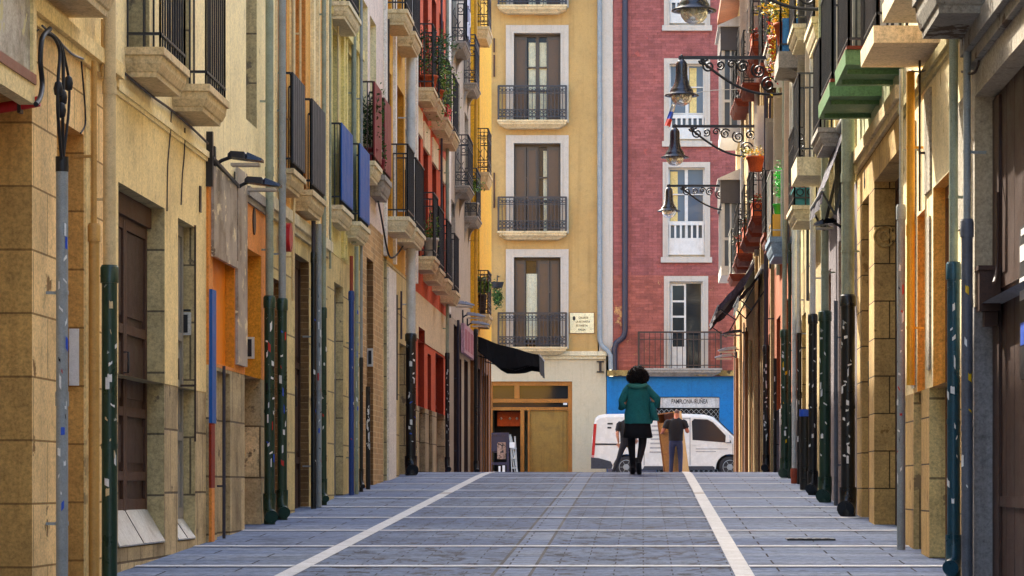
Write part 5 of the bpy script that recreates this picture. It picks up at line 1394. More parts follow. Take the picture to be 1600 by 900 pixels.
# flag
t = thing('flag', 'small white, blue and red flag hanging by the upper white window', 'flag', (.6, 58, zz(190, 58)))
s = 58.0
b = MB(); b.tube([((1054 - CX) * s / FOC, s, zz(150, s)), ((1044 - CX) * s / FOC, s, zz(200, s))], .008, 6); b.tube([((1054 - CX) * s / FOC, s, zz(150, s)), (1.4, s + .1, zz(140, s)), (RX, s + .2, zz(136, s))], .008, 6); b.build('pole', iron_w, t)
b = MB(); N = 6
cols_ = [white_f, blue_st, petal_r]
for i in range(3):
    for k in range(N):
        def fp(a, q): 
            x = (1053 - 9 * a + (a * 6 - 4) * q * .6 - 3 - 3 * a) ; y = 162 + 34 * a + 2 * q
            return ((x + 8 * q - CX) * s / FOC, s + .05 * math.sin(q * 6 + a * 2), zz(y, s))
        a0, a1 = i / 3, (i + 1) / 3; q0, q1 = k / N, (k + 1) / N
        b.quad(fp(a0, q0), fp(a0, q1), fp(a1, q1), fp(a1, q0), i)
b.build('cloth', cols_, t)

# ================================================================ AWNINGS
def awning(label, side, s0, s1, zw, u1, zo, mat, folds=5, valance=.2, arms=True, t=.012, sag=.03, flap=0.0):
    o = thing('awning', label, 'awning', (PX(side, 0), s0, zw))
    b = MB(); n = 10; rows = []
    for k in range(n + 1):
        q = k / n; u = .03 + (u1 - .03) * q; z = zw + (zo - zw) * q - sag * math.sin(PI * q) + .012 * math.sin(q * folds * 2 * PI)
        rows.append((PX(side, u), z))
    m_ = 8
    for k in range(n):
        for j in range(m_):
            a, c = s0 + (s1 - s0) * j / m_, s0 + (s1 - s0) * (j + 1) / m_
            (xa, za), (xb, zb2) = rows[k], rows[k + 1]
            b.quad((xa, a, za), (xa, c, za), (xb, c, zb2), (xb, a, zb2))
            b.quad((xa, a, za - t), (xa, c, za - t), (xb, c, zb2 - t), (xb, a, zb2 - t))
    x, z = rows[-1]; sg_ = 1 if side == 'L' else -1
    for j in range(12):
        a, c = s0 + (s1 - s0) * j / 12, s0 + (s1 - s0) * (j + 1) / 12; d1, d2 = .015 * math.sin(j * 1.3), .015 * math.sin((j + 1) * 1.3)
        b.quad((x, a, z), (x, c, z), (x + sg_ * (.01 + d2), c, z - valance), (x + sg_ * (.01 + d1), a, z - valance))
    if flap:                                         # side curtains hanging from the sloping edge
        for a in (s0, s1):
            for k in range(n):
                (xa, za), (xb, zb2) = rows[k], rows[k + 1]; q0, q1 = k / n, (k + 1) / n
                w0 = flap * (.55 + .45 * math.sin(PI * min(1, q0 * 1.2))) + .01 * math.sin(k * 2.1); w1 = flap * (.55 + .45 * math.sin(PI * min(1, q1 * 1.2))) + .01 * math.sin((k + 1) * 2.1)
                b.quad((xa, a, za), (xb, a, zb2), (xb, a - .03 * math.sin(k + 1), zb2 - w1), (xa, a - .03 * math.sin(k), za - w0))
    b.build('canopy', mat, o)
    f = MB(); f.tube([(x, s0 - .02, z), (x, s1 + .02, z)], .02, 8); f.tube([(PX(side, .05), s0, zw), (PX(side, .05), s1, zw)], .05, 10); f.build('frame', iron_w, o)
    if arms:
        for a in (s0 + .12, s1 - .12):
            f = MB(); xm, zm = PX(side, u1 * .55), min(zw, zo) - .12 + (zo - zw) * .1
            f.beam((PX(side, .02), a, zw - .42), (xm, a, zm - .06), .035, .025); f.beam((xm, a, zm - .06), (x, a, z - .02), .03, .022); f.build('arm', iron, o)
    return o


awning('black folding awning at the foot of the vivid yellow house', 'L', 63.4, 66.6, zz(524, 63.4), 1.46, zz(556, 64), canvas_b, folds=2, valance=.42, flap=.5)
awning('long tilted dark awning on the far right shopfront', 'R', 56.6, 63.4, zz(412, 57.5), .78, zz(494, 60), canvas_v, folds=3, valance=.12, flap=.2)
awning('folded dark awning hanging steeply beside the fat grey green drain', 'R', 31.2, 33.4, 5.28, .3, 4.5, canvas_v, folds=6, valance=.15)
o = awning('rolled black awning above the near end of the right shopfronts', 'R', 52.6, 55.6, 5.3, .5, 4.75, canvas_b, folds=3)

# ================================================================ PLANTS
def foliage(name, c, rad, n, mats, parent=None, leaf=.05, drop=0.0, seed=1):
    R_ = random.Random(seed); b = MB()
    cl = [Vector((R_.gauss(0, .45), R_.gauss(0, .45), R_.uniform(-.6, .8))) for _ in range(9)]
    for i in range(n):
        k = R_.choice(cl); p = Vector((k.x + R_.gauss(0, .28), k.y + R_.gauss(0, .28), k.z + R_.gauss(0, .25)))
        p = Vector((c[0] + p.x * rad[0], c[1] + p.y * rad[1], c[2] + p.z * rad[2] - drop * abs(R_.gauss(0, .6))))
        d = Vector((R_.gauss(0, 1), R_.gauss(0, 1), R_.gauss(0, .6))).normalized(); e = d.cross(Vector((R_.gauss(0, 1), R_.gauss(0, 1), R_.gauss(0, 1)))).normalized()
        L = leaf * R_.uniform(.6, 1.4); w = L * .42
        b.quad(p - d * L, p + e * w, p + d * L, p - e * w, R_.randrange(len(mats)))
    return b.build(name, mats, parent)


def potted(label, c, r=.11, h=.18, fr=(.25, .25, .3), n=260, mats=None, pot=None, group='potted plants on the balconies', leaf=.045, drop=0.0, box=None, seed=1, up=.25):
    t = thing('potted_plant', label, 'plant', c, group)
    b = MB()
    if box: b.box(c[0] - box[0], c[0] + box[0], c[1] - box[1], c[1] + box[1], c[2], c[2] + h); b.box(c[0] - box[0] - .015, c[0] + box[0] + .015, c[1] - box[1] - .015, c[1] + box[1] + .015, c[2] + h, c[2] + h + .03)
    else: b.lathe(c, [(r * .7, 0), (r, h * .85), (r * 1.1, h * .86), (r * 1.1, h), (r * .95, h), (r * .9, h * .9)], 16)
    b.build('pot', pot or terracot, t)
    foliage('foliage', (c[0], c[1], c[2] + h + up), fr, int(n * 2.2), mats or [leaf_d, leaf_m], t, leaf * .62, drop, seed)
    return t


def bp(side, s, z, u): return (PX(side, u), s, z)
potted('dark bushy plant in a terracotta pot on the upper red house balcony', bp('L', 48.0, 7.87, .17), .15, .26, (.28, .3, .42), 420, [leaf_d, leaf_d, leaf_m], seed=2, up=.45)
potted('light green trailing plant on the upper red house balcony', bp('L', 49.4, 7.88, .2), .13, .2, (.26, .4, .4), 520, [leaf_m, leaf_l], drop=.55, seed=3, up=.35)
potted('red flower trough on the third upper red house balcony', bp('L', 51.4, 7.82, .22), .1, .2, (.1, .35, .08), 60, [leaf_m, leaf_d], pot=petal_r, box=(.07, .4), seed=4, up=.05)
potted('dark shrub behind the first wine red board', bp('L', 38.45, 5.6, .1), .1, .2, (.12, .14, .32), 220, [leaf_d], pot=red_board, seed=5, up=.35)
potted('dark creeper spilling along the first wine red board', bp('L', 39.33, 5.6, .16), .07, .15, (.06, .1, .5), 240, [leaf_d, leaf_m], pot=red_board, seed=15, up=.35)
potted('leafy pot on the lower grey bracketed balcony of the narrow house', bp('L', 60.6, 6.95, .16), .13, .3, (.2, .3, .25), 260, [leaf_m, leaf_l], pot=off_white, seed=6, up=.25)
potted('spiky plant in a low pot behind the lowest ornate yellow house railing', bp('L', 63.25, 5.05, .22), .09, .45, (.13, .25, .16), 200, [leaf_m, leaf_l], pot=iron_b, seed=7, leaf=.1, up=.2)
potted('small white pot with a trailing vine on the lower red house balcony', bp('L', 48.2, 5.08, .2), .12, .36, (.12, .25, .3), 200, [leaf_m, leaf_l], pot=off_white, drop=.2, seed=8, up=.2)
potted('yellow flowers in a red pot above the blue tub', bp('R', 39.3, 7.3, .3), .16, .3, (.24, .3, .2), 420, [petal_y, petal_y, leaf_m], pot=terracot, seed=9, leaf=.04, up=.16)
potted('yellow and red trailing flowers over the railing beside the blue tub', bp('R', 40.6, 7.3, .36), .12, .3, (.16, .4, .4), 460, [petal_y, petal_r, leaf_l], pot=terracot, seed=10, leaf=.04, drop=.5, up=.1)
b = MB(); c = bp('R', 38.95, 7.185, .2); b.box(c[0] - .16, c[0] + .16, c[1] + .1, c[1] + .5, c[2], c[2] + .45); tag(b.build('plastic_tub', pm('blue_plastic', '#2f74a8', var=.1, streak=.2, rough=.4)), 'blue plastic tub on the flowered balcony', 'tub')
t = potted('orange clay pot hanging in a wire ring on the terracotta house', (PX('R', .3), 50.0, zz(268, 50)), .15, .26, (.22, .25, .12), 160, [leaf_l, petal_y], seed=12, leaf=.035, up=.05)
b = MB(); c = bp('R', 44.0, 5.08, .17); b.box(c[0] - .14, c[0] + .14, c[1] - .25, c[1] + .25, c[2], c[2] + .34)
b.box(c[0] - .145, c[0] + .145, c[1] - .255, c[1] + .255, c[2] + .15, c[2] + .19); tag(b.build('storage_box', paint('mustard_box', '#c9962f', rough=.5)), 'mustard yellow box on the blue grey balcony', 'box')
potted('vivid green artificial hedge roll above the mustard box', bp('R', 44.3, 5.43, .15), .1, .2, (.12, .12, .3), 480, [paint('vivid_green_leaf', '#23b33a', rough=.5), paint('bright_green_leaf', '#3ecb4a', rough=.5)], pot=paint('vivid_green_pot', '#2a9b3a'), seed=13, leaf=.03, up=.28)
potted('red geraniums on the small cream balcony of the straw house', bp('R', 37.4, 4.9, .2), .12, .2, (.16, .3, .14), 300, [petal_r, petal_r, leaf_m], pot=paint('teal_pot', '#2a7f80'), box=(.1, .35), seed=14, leaf=.035, up=.1)
for i, (s_, z_) in enumerate(((50.6, 6.0), (55.2, 6.0), (58.6, 6.0), (50.9, 9.0))):
    potted(('red flower box nearest on the red balcony slabs', 'red flower box above the long tilted awning', 'red flower box by the first ornate white railing', 'red flower box on the upper red balcony slab')[i], bp('R', s_, z_, .26), .1, .2, (.12, .3, .12), 200, [petal_r, leaf_d, leaf_m], box=(.08, .35), seed=20 + i, leaf=.035, up=.08)
t = thing('hanging_plant', 'dark green hanging basket on the corner beside the tan yellow house', 'plant', (ex(778), 88.9, zz(470, 88.9)))
s = 88.9; c = ((777 - CX) * s / FOC, s, zz(456, s))
foliage('foliage', c, (.2, .22, .34), 900, [leaf_d, leaf_d, leaf_d, leaf_m], t, .035, .2, 31)
b = MB(); b.lathe((c[0], c[1], c[2] + .12), [(.15, 0), (.2, .16), (.2, .18)], 14); b.tube([(c[0], 90.02, c[2] + .55), (c[0], c[1], c[2] + .5), (c[0], c[1], c[2] + .2)], .015, 6); b.build('hanger', iron, t)
# laundry / banner on the grey pink upper balcony
t = thing('garment', 'white and blue cloth hung on the upper grey bracketed balcony', 'cloth', (PX('L', .2), 57, 10.6))
b = MB()
for k in range(8):
    a0, a1 = 56.5 + .1 * k, 56.6 + .1 * k; d0, d1 = .02 * math.sin(k * 1.7), .02 * math.sin((k + 1) * 1.7)
    for j in range(3): b.quad((PX('L', .3 + d0), a0, 11 - .3 * j), (PX('L', .3 + d1), a1, 11 - .3 * j), (PX('L', .3 + d1), a1, 10.72 - .3 * j), (PX('L', .3 + d0), a0, 10.72 - .3 * j), (k + j) % 2)
b.build('cloth', [paint('white_linen', '#d5d8e2'), paint('navy_linen', '#2a3560')], t)
# ================================================================ PEOPLE
skin_m = pm('skin', '#c08a6c', var=.08, streak=0, bump=0, scale=4, rough=.55)
skin_t = pm('tanned_skin', '#9c5f48', var=.1, streak=0, bump=0, scale=4, rough=.55)
hair_m = pm('black_hair', '#14100f', var=.4, streak=0, scale=6, rough=.5)
hair_s = pm('cropped_hair', '#4a3028', var=.3, streak=0, scale=8, rough=.7)
teal = pm('teal_green_cloth', '#1f6b6b', var=.22, streak=.2, scale=3, rough=.9, bump=.3)
teal_l = pm('teal_lining', '#3d8175', var=.15, streak=.1, scale=3, rough=.9)
black_c = pm('black_cloth', '#15161b', var=.25, streak=.2, scale=3, rough=.9, bump=.3)
black_t = pm('black_tights', '#101014', var=.15, streak=0, scale=3, rough=.7)
shoe_b = paint('black_shoe', '#17171a', rough=.5)
shoe_w = paint('white_shoe', '#cfcfcc', rough=.5)
jeans = pm('blue_denim', '#2b3350', var=.25, streak=.35, scale=3, rough=.9, bump=.3)
dk_tr = pm('dark_trousers', '#1b1d24', var=.2, streak=.2, scale=3, rough=.9)


def skin_body(root, joints, bones, matf, mats, fingers=()):
    """one continuous surface grown on a skeleton; joints {name: (x, y, z, rx, ry)}"""
    names = list(joints); o0 = WL[root.name]
    me = bpy.data.meshes.new('body_skeleton')
    me.from_pydata([joints[n][:3] for n in names], [(names.index(a), names.index(c)) for a, c in bones], [])
    ob = bpy.data.objects.new('body_skeleton', me); COL.objects.link(ob)
    ob.modifiers.new('Skin', 'SKIN'); sub = ob.modifiers.new('Sub', 'SUBSURF'); sub.levels = 2; sub.render_levels = 2
    for i, n in enumerate(names):
        sv = me.skin_vertices[0].data[i]; j = joints[n]
        sv.radius = (j[3], j[4] if len(j) > 4 else j[3]); sv.use_root = n == 'pelvis'
    bpy.context.view_layer.update()
    new = bpy.data.meshes.new_from_object(ob.evaluated_get(bpy.context.evaluated_depsgraph_get()))
    bpy.data.objects.remove(ob)
    b = MB()
    b.add([v.co + o0 for v in new.vertices], [])
    for p in new.polygons:
        b.f.append(tuple(p.vertices)); b.m.append(matf(p.center)); b.sm.append(True)
    for pts, r, mi in fingers: b.tube([Vector(p) + o0 for p in pts], r, 6, mi)
    bpy.data.meshes.remove(new)
    return b.build('body', mats, root)


def hand(w, d, side, curl=.5, mi=0):
    """five bent fingers rooted in the palm at wrist w, pointing along d"""
    w = Vector(w); d = Vector(d).normalized(); out = []
    sd = d.cross(Vector((0, 0, 1)));
    sd = sd.normalized() if sd.length > .1 else Vector((0, 1, 0))
    nrm = sd.cross(d).normalized()
    for k, L in enumerate((.075, .085, .08, .062)):
        p0 = w + d * .07 + sd * (k - 1.5) * .02
        p1 = p0 + d * L * .5 + nrm * .01; p2 = p1 + (d * (1 - curl) - nrm * curl).normalized() * L * .35; p3 = p2 + (d * (.7 - curl) - nrm * (curl + .2)).normalized() * L * .3
        out.append(([w + d * .03 + sd * (k - 1.5) * .014, p0, p1, p2, p3], [.013, .011, .0095, .0085, .006], mi))
    t0 = w + d * .025 + sd * .03 * side
    out.append(([w, t0, t0 + (d + sd * .8 * side).normalized() * .04, t0 + (d * 1.0 + sd * .3 * side - nrm * .3).normalized() * .07], [.014, .013, .011, .008], mi))
    return out


def lofty(b, c, stations, m=0, n=20, cap=True):
    b.loft([[(c[0] + cx + rx * math.cos(2 * PI * k / n), c[1] + cy + ry * math.sin(2 * PI * k / n), c[2] + z) for k in range(n)] for z, rx, ry, cx, cy in stations], m, True, cap)


HB = [('pelvis', 'waist'), ('waist', 'chest'), ('chest', 'neck'), ('neck', 'jaw'), ('jaw', 'head'), ('head', 'crown')]


# --- woman in the teal jacket, walking away up the street
s = 45.4; c0 = Vector(((996.5 - CX) * s / FOC, s, gz(s)))
t = thing('person', 'person with big curly black hair walking away in a teal hooded jacket and black skirt', 'person', c0)
J = {'pelvis': (0, 0, .9, .13, .1), 'waist': (0, 0, 1.05, .115, .085), 'chest': (0, .01, 1.27, .13, .095), 'neck': (0, 0, 1.42, .05, .05), 'jaw': (0, .02, 1.5, .065, .075), 'head': (0, .01, 1.57, .078, .09), 'crown': (0, .0, 1.63, .05, .055),
     'nose': (0, .11, 1.55, .014, .014),
     'hr': (.085, 0, .84, .085, .085), 'kr': (.075, -.02, .47, .068, .068), 'ar': (.015, -.28, .17, .044, .044), 'fr': (.02, -.2, .06, .038, .032), 'tr': (.025, -.11, .03, .034, .024),
     'hl': (-.085, 0, .84, .085, .085), 'kl': (-.1, .1, .49, .068, .068), 'al': (-.075, .16, .1, .044, .044), 'fl': (-.08, .27, .05, .038, .032), 'tl': (-.085, .35, .04, .034, .024),
     'sr': (.175, 0, 1.34, .06, .06), 'er': (.29, -.03, 1.1, .042, .042), 'wr': (.13, .2, 1.12, .03, .026),
     'sl': (-.175, 0, 1.34, .06, .06), 'el': (-.235, -.05, 1.07, .042, .042), 'wl': (-.12, .18, 1.15, .03, .026)}
BN = HB + [('jaw', 'nose'), ('pelvis', 'hr'), ('hr', 'kr'), ('kr', 'ar'), ('ar', 'fr'), ('fr', 'tr'), ('pelvis', 'hl'), ('hl', 'kl'), ('kl', 'al'), ('al', 'fl'), ('fl', 'tl'), ('chest', 'sr'), ('sr', 'er'), ('er', 'wr'), ('chest', 'sl'), ('sl', 'el'), ('el', 'wl')]
skin_body(t, J, BN, lambda p: 1 if p.z < .98 else 0, [skin_m, black_t], hand(J['wr'][:3], (-.5, .5, .25), 1) + hand(J['wl'][:3], (.5, .5, .25), -1))
b = MB()
lofty(b, c0, [(.8, .225, .16, .015, -.005), (.86, .225, .16, .012, -.005), (.95, .2, .145, .0, 0), (1.04, .182, .135, 0, 0), (1.15, .19, .135, 0, 0), (1.28, .2, .135, 0, 0), (1.36, .175, .12, 0, 0), (1.42, .11, .1, 0, 0), (1.46, .085, .085, 0, 0)])
for sx, e, w in ((1, 'er', 'wr'), (-1, 'el', 'wl')):
    b.tube([c0 + Vector((sx * .13, 0, 1.37)), c0 + Vector((sx * .185, -.01, 1.31)), c0 + Vector(J[e][:3]) + Vector((sx * .015, -.02, .08)), c0 + Vector(J[e][:3]) + Vector((sx * .02, -.01, 0)), c0 + Vector(J[w][:3])], [.07, .066, .056, .06, .045], 14)
lofty(b, c0, [(.84, .03, .1, .3, -.02), (.86, .075, .12, .27, -.01), (1.0, .065, .1, .245, 0), (1.14, .04, .07, .22, 0)])
b.v = [(x + .008 * math.sin(z * 47 + x * 31) + .006 * math.sin(z * 23 - x * 60), y + .008 * math.sin(z * 39 + x * 25), z + .006 * math.sin(x * 40)) for x, y, z in b.v]
b.build('jacket', teal, t)
b = MB(); b.tube([c0 + Vector((.13 * math.cos(q), -.055 - .075 * abs(math.sin(q)) , 1.41 - .03 * math.sin(q))) for q in [PI * k / 12 for k in range(13)]], [.03] + [.038] * 11 + [.03], 10); b.build('hood', teal_l, t)
b = MB(); n = 28
b.loft([[(c0.x + r * math.cos(2 * PI * k / n) * (1 + .05 * math.sin(k * 2.7) * f), c0.y + r * .75 * math.sin(2 * PI * k / n) * (1 + .05 * math.sin(k * 2.7) * f), c0.z + z) for k in range(n)] for z, r, f in ((.93, .18, 0), (.8, .2, .8), (.68, .215, 1.6), (.585, .23, 2.6), (.57, .2, 2.6))], 0, True, True); b.build('skirt', black_c, t)
R_ = random.Random(5); b = MB(); hc = c0 + Vector((0, -.015, 1.56))
lofty(b, hc, [(-.15, .08, .06, .01, 0), (-.1, .11, .1, .01, 0), (-.02, .118, .11, 0, 0), (.05, .105, .1, -.005, 0), (.1, .075, .08, -.01, 0), (.12, .03, .03, -.01, 0)])
for k in range(420):
    th = R_.uniform(0, 2 * PI); ph = math.acos(R_.uniform(-.75, 1)); d = Vector((math.sin(ph) * math.cos(th), math.sin(ph) * math.sin(th), math.cos(ph)))
    if d.y > .55 and d.z < .3: continue
    p = hc + Vector((d.x * (.135 - .045 * d.z), d.y * .12, d.z * .118)); q0 = R_.uniform(0, 6); e = d.orthogonal().normalized(); f = d.cross(e)
    b.tube([p + d * (.009 * i - .012) + (e * math.cos(q0 + i * 1.4) + f * math.sin(q0 + i * 1.4)) * R_.uniform(.012, .026) for i in range(7)], .0055, 4, 0, False)
b.build('hair', hair_m, t)
for a, f, tt in (('ar', 'fr', 'tr'), ('al', 'fl', 'tl')):
    A, F_, T_ = (c0 + Vector(J[q][:3]) for q in (a, f, tt)); h = (F_ - A).normalized()
    b = MB(); b.tube([A + Vector((0, -.045, .02)), A + Vector((0, -.03, -.035)), F_ + Vector((0, 0, -.012)), T_ + Vector((0, 0, -.006)), T_ + Vector((0, .03, -.008))], [.034, .046, .044, .038, .018], 12)
    b.tube([A + Vector((0, -.01, -.03)), A + Vector((0, -.005, .09))], [.047, .044], 12); b.build('shoe', shoe_b, t)

# --- man carrying the tall cabinet
s = 75.0; c0 = Vector(((1056 - CX) * s / FOC, s, gz(s)))
t = thing('person', 'person with cropped hair in a black t-shirt and jeans carrying the tall wooden cabinet', 'person', c0)
J = {'pelvis': (0, 0, .95, .15, .11), 'waist': (0, .0, 1.12, .15, .11), 'chest': (.0, .02, 1.36, .165, .115), 'neck': (.02, .03, 1.54, .06, .06), 'jaw': (.03, .05, 1.62, .07, .08), 'head': (.03, .05, 1.7, .08, .092), 'crown': (.03, .04, 1.755, .05, .06), 'nose': (.03, .15, 1.67, .015, .015),
     'hr': (.1, 0, .88, .1, .1), 'kr': (.12, .04, .5, .068, .068), 'ar': (.12, -.06, .1, .05, .05), 'fr': (.13, .06, .05, .045, .035), 'tr': (.14, .16, .035, .035, .025),
     'hl': (-.1, 0, .88, .1, .1), 'kl': (-.11, .1, .5, .068, .068), 'al': (-.13, .08, .1, .05, .05), 'fl': (-.14, .18, .05, .045, .035), 'tl': (-.14, .27, .035, .035, .025),
     'sr': (.21, .02, 1.45, .07, .07), 'er': (.31, .02, 1.17, .05, .05), 'wr': (.30, .26, 1.2, .033, .028), 'sl': (-.2, .02, 1.45, .07, .07), 'el': (-.33, .03, 1.2, .05, .05), 'wl': (-.36, .25, 1.14, .033, .028)}


def man_mat(lo_w, sleeve):
    def f(p):
        if p.z < .12: return 3
        if abs(p.x) > .225: return 1 if p.z > sleeve else 0
        if p.z < lo_w: return 2
        return 1 if p.z < 1.515 else (4 if (p.z > 1.66 and p.y < .09 + .4 * (p.z - 1.7)) else 0)
    return f


skin_body(t, J, BN, man_mat(1.0, 1.27), [skin_t, black_c, jeans, shoe_b, hair_s], hand(J['wr'][:3], (-.12, .9, .1), 1, .6) + hand(J['wl'][:3], (.15, .9, .1), -1, .6))
b = MB(); lofty(b, c0, [(.94, .185, .125, 0, 0), (1.1, .185, .13, 0, 0), (1.3, .205, .135, 0, .01), (1.42, .21, .125, 0, .02), (1.5, .14, .095, .01, .02), (1.545, .075, .075, .02, .03)])
for sx, e in ((1, 'er'), (-1, 'el')): b.tube([c0 + Vector((sx * .16, .02, 1.45)), c0 + Vector((sx * .22, .02, 1.41)), c0 + Vector((sx * .275, .02, 1.27))], [.075, .085, .078], 12)
b.build('t_shirt', black_c, t)
# cabinet
cc = c0 + Vector((.03, .42, .06)); M = Matrix.Rotation(-.13, 3, 'Y') @ Matrix.Rotation(-.5, 3, 'Z')
b = MB(); hw, hd, hh = .27, .2, .82; C0 = cc + M @ Vector((0, 0, hh))
b.obox(C0 + M @ Vector((-hw + .012, 0, 0)), (.012, hd, hh), M, 0); b.obox(C0 + M @ Vector((hw - .012, 0, 0)), (.012, hd, hh), M, 1)
for z in (-hh + .012, -.25, .3, hh - .012): b.obox(C0 + M @ Vector((0, 0, z)), (hw - .026, hd - .002, .012), M, 0)
b.obox(C0 + M @ Vector((0, hd - .012, 0)), (hw - .026, .008, hh - .026), M, 2); b.obox(C0 + M @ Vector((0, -hd + .02, -.1)), (hw - .03, .006, hh - .15), M, 3)
tag(b.build('cabinet', [wood_mid, wood_ply, pm('pinkish_board', '#b58c84', var=.15, streak=.2), pm('tan_brown_board', '#8c6438', var=.2, streak=.3)]), 'tall narrow wooden cabinet carried upright beside the white van', 'cabinet')
# --- man half hidden behind the woman
s = 77.0; c0 = Vector(((980 - CX) * s / FOC, s, gz(s)))
t = thing('person', 'person in black t-shirt and dark trousers, half hidden behind the teal jacket', 'person', c0)
J2 = dict(J); J2.update({'neck': (0, .02, 1.54, .06, .06), 'jaw': (0, .04, 1.62, .07, .08), 'head': (0, .04, 1.7, .08, .092), 'crown': (0, .03, 1.755, .05, .06), 'nose': (0, .14, 1.67, .015, .015),
     'sr': (.2, .02, 1.45, .07, .07), 'er': (.26, .08, 1.18, .05, .05), 'wr': (.24, .26, 1.02, .033, .028), 'sl': (-.2, .02, 1.45, .07, .07), 'el': (-.27, -.03, 1.16, .05, .05), 'wl': (-.23, .08, .92, .033, .028),
     'kl': (-.22, .02, .52, .068, .068), 'al': (-.38, -.03, .12, .05, .05), 'fl': (-.42, .06, .05, .045, .035), 'tl': (-.46, .14, .035, .035, .025)})
def mm2(p):
    if p.z < .12: return 3
    if p.z < 1.0 and not (abs(p.x) > .2 and p.z > .82): return 2
    if abs(p.x) > .225: return 1 if p.z > 1.22 else 0
    return 1 if p.z < 1.515 else (4 if p.z > 1.66 and p.y < .1 else 0)
skin_body(t, J2, BN, mm2, [skin_m, black_c, dk_tr, shoe_w, hair_s], hand(J2['wr'][:3], (-.05, .5, -.8), 1) + hand(J2['wl'][:3], (.1, .25, -.9), -1))
b = MB(); lofty(b, c0, [(.94, .185, .125, 0, 0), (1.1, .185, .13, 0, 0), (1.3, .205, .135, 0, .01), (1.42, .21, .125, 0, .02), (1.5, .14, .095, 0, .02), (1.545, .075, .075, 0, .02)])
for sx in (1, -1): b.tube([c0 + Vector((sx * .16, .02, 1.45)), c0 + Vector((sx * .21, .02, 1.4)), c0 + Vector((sx * .245, 0, 1.24))], [.075, .085, .078], 12)
b.build('t_shirt', black_c, t)

# ================================================================ VAN
van_w = paint('white_van_paint', '#d3cec0', rough=.28, wear=.05, spec=.5)
VX, VY, VZ = (925 - CX) * 86 / FOC, 86.0, gz(86)
t = thing('van', 'white delivery van parked across the top of the street', 'van', (VX + 2.5, VY + .95, VZ))


def arch(cx, r, z0=.3, n=10, rev=False):
    a = [(cx + r * math.cos(PI * k / n), max(z0, .33 + r * math.sin(PI * k / n))) for k in range(n + 1)]
    return a                                         # front to rear


prof = [(.0, .42), (-.01, .75), (.0, 1.2), (.05, 1.6), (.1, 1.8), (.2, 1.88), (.4, 1.915), (1.5, 1.93), (2.8, 1.925), (3.35, 1.9), (3.62, 1.83), (4.3, 1.18), (4.45, 1.09), (4.8, .97), (4.95, .82), (5.0, .6), (4.97, .3), (4.55, .28)]
prof += [(4.12 + .42 * math.cos(PI * k / 10), .3 + .42 * math.sin(PI * k / 10)) for k in range(1, 10)] + [(3.7, .28), (1.45, .28)]
prof += [(1.02 + .42 * math.cos(PI * k / 10), .3 + .42 * math.sin(PI * k / 10)) for k in range(1, 10)] + [(.6, .28), (.1, .3)]
def shr(p, f, g_): return (2.5 + (p[0] - 2.5) * (1 - f), p[1] - g_ * max(0, (p[1] - 1.0)) ** 1 * .12 if p[1] > 1 else p[1])
rings = []
for yy_, f, g_ in ((0, .012, .9), (.03, .003, .35), (.09, 0, 0), (1.81, 0, 0), (1.87, .003, .35), (1.9, .012, .9)):
    rings.append([(VX + shr(p, f, g_)[0], VY + yy_, VZ + shr(p, f, g_)[1]) for p in prof])
b = MB(); b.loft(rings, 0, False, True); b.build('body', van_w, t)
def vslab(name, pts, d0, d1, mat, parent=t):
    b = MB(); b.loft([[(VX + x, VY - d0, VZ + z) for x, z in pts], [(VX + x, VY - d1, VZ + z) for x, z in pts]], 0, False); return b.build(name, mat, parent)
vslab('side_window', [(3.0, 1.14), (4.16, 1.05), (4.14, 1.12), (3.62, 1.66), (3.45, 1.75), (3.05, 1.77), (2.98, 1.7)], -.02, .006, glass('tinted_van_glass', '#20242a', .08))
ws = MB(); ws.loft([[(VX + 3.66, VY + .14, VZ + 1.815), (VX + 4.3, VY + .1, VZ + 1.2), (VX + 4.3, VY + 1.8, VZ + 1.2), (VX + 3.66, VY + 1.76, VZ + 1.815)], [(VX + 3.68, VY + .14, VZ + 1.83), (VX + 4.32, VY + .1, VZ + 1.215), (VX + 4.32, VY + 1.8, VZ + 1.215), (VX + 3.68, VY + 1.76, VZ + 1.83)]], 0, False); ws.build('windscreen', MATS['tinted_van_glass'], t)
vslab('rubbing_strip', [(.03, .99), (1.0, .985), (1.0, 1.03), (.03, 1.04)], -.01, .012, black_st)
vslab('rear_bumper', [(-.03, .28), (.58, .28), (.62, .38), (.56, .5), (.2, .6), (-.03, .62)], -.02, .016, pm('dark_grey_plastic', '#3a3b3f', var=.15, streak=.1))
vslab('sill_trim', [(1.5, .24), (3.66, .24), (3.66, .33), (3.6, .36), (1.56, .36)], -.02, .012, MATS['dark_grey_plastic'])
vslab('tail_light', [(-.015, .68), (.07, .68), (.14, 1.62), (.05, 1.62)], -.03, .014, paint('red_lens', '#b02a26', rough=.2))
vslab('tail_light', [(-.02, .36), (.05, .36), (.065, .675), (-.015, .675)], -.03, .0135, paint('pale_red_lens', '#c98a84', rough=.2))
b = MB()
for x in (1.55, 2.92, 4.28 - .08): b.box(VX + x, VX + x + .014, VY - .006, VY + .002, VZ + .38, VZ + (1.8 if x < 3 else 1.02))
b.box(VX + 1.56, VX + 2.92, VY - .006, VY + .002, VZ + 1.78, VZ + 1.79); b.build('door_seam', black_st, t)
b = MB(); b.box(VX + 2.98, VX + 3.14, VY - .03, VY - .003, VZ + .99, VZ + 1.02); b.build('door_handle', van_w, t)
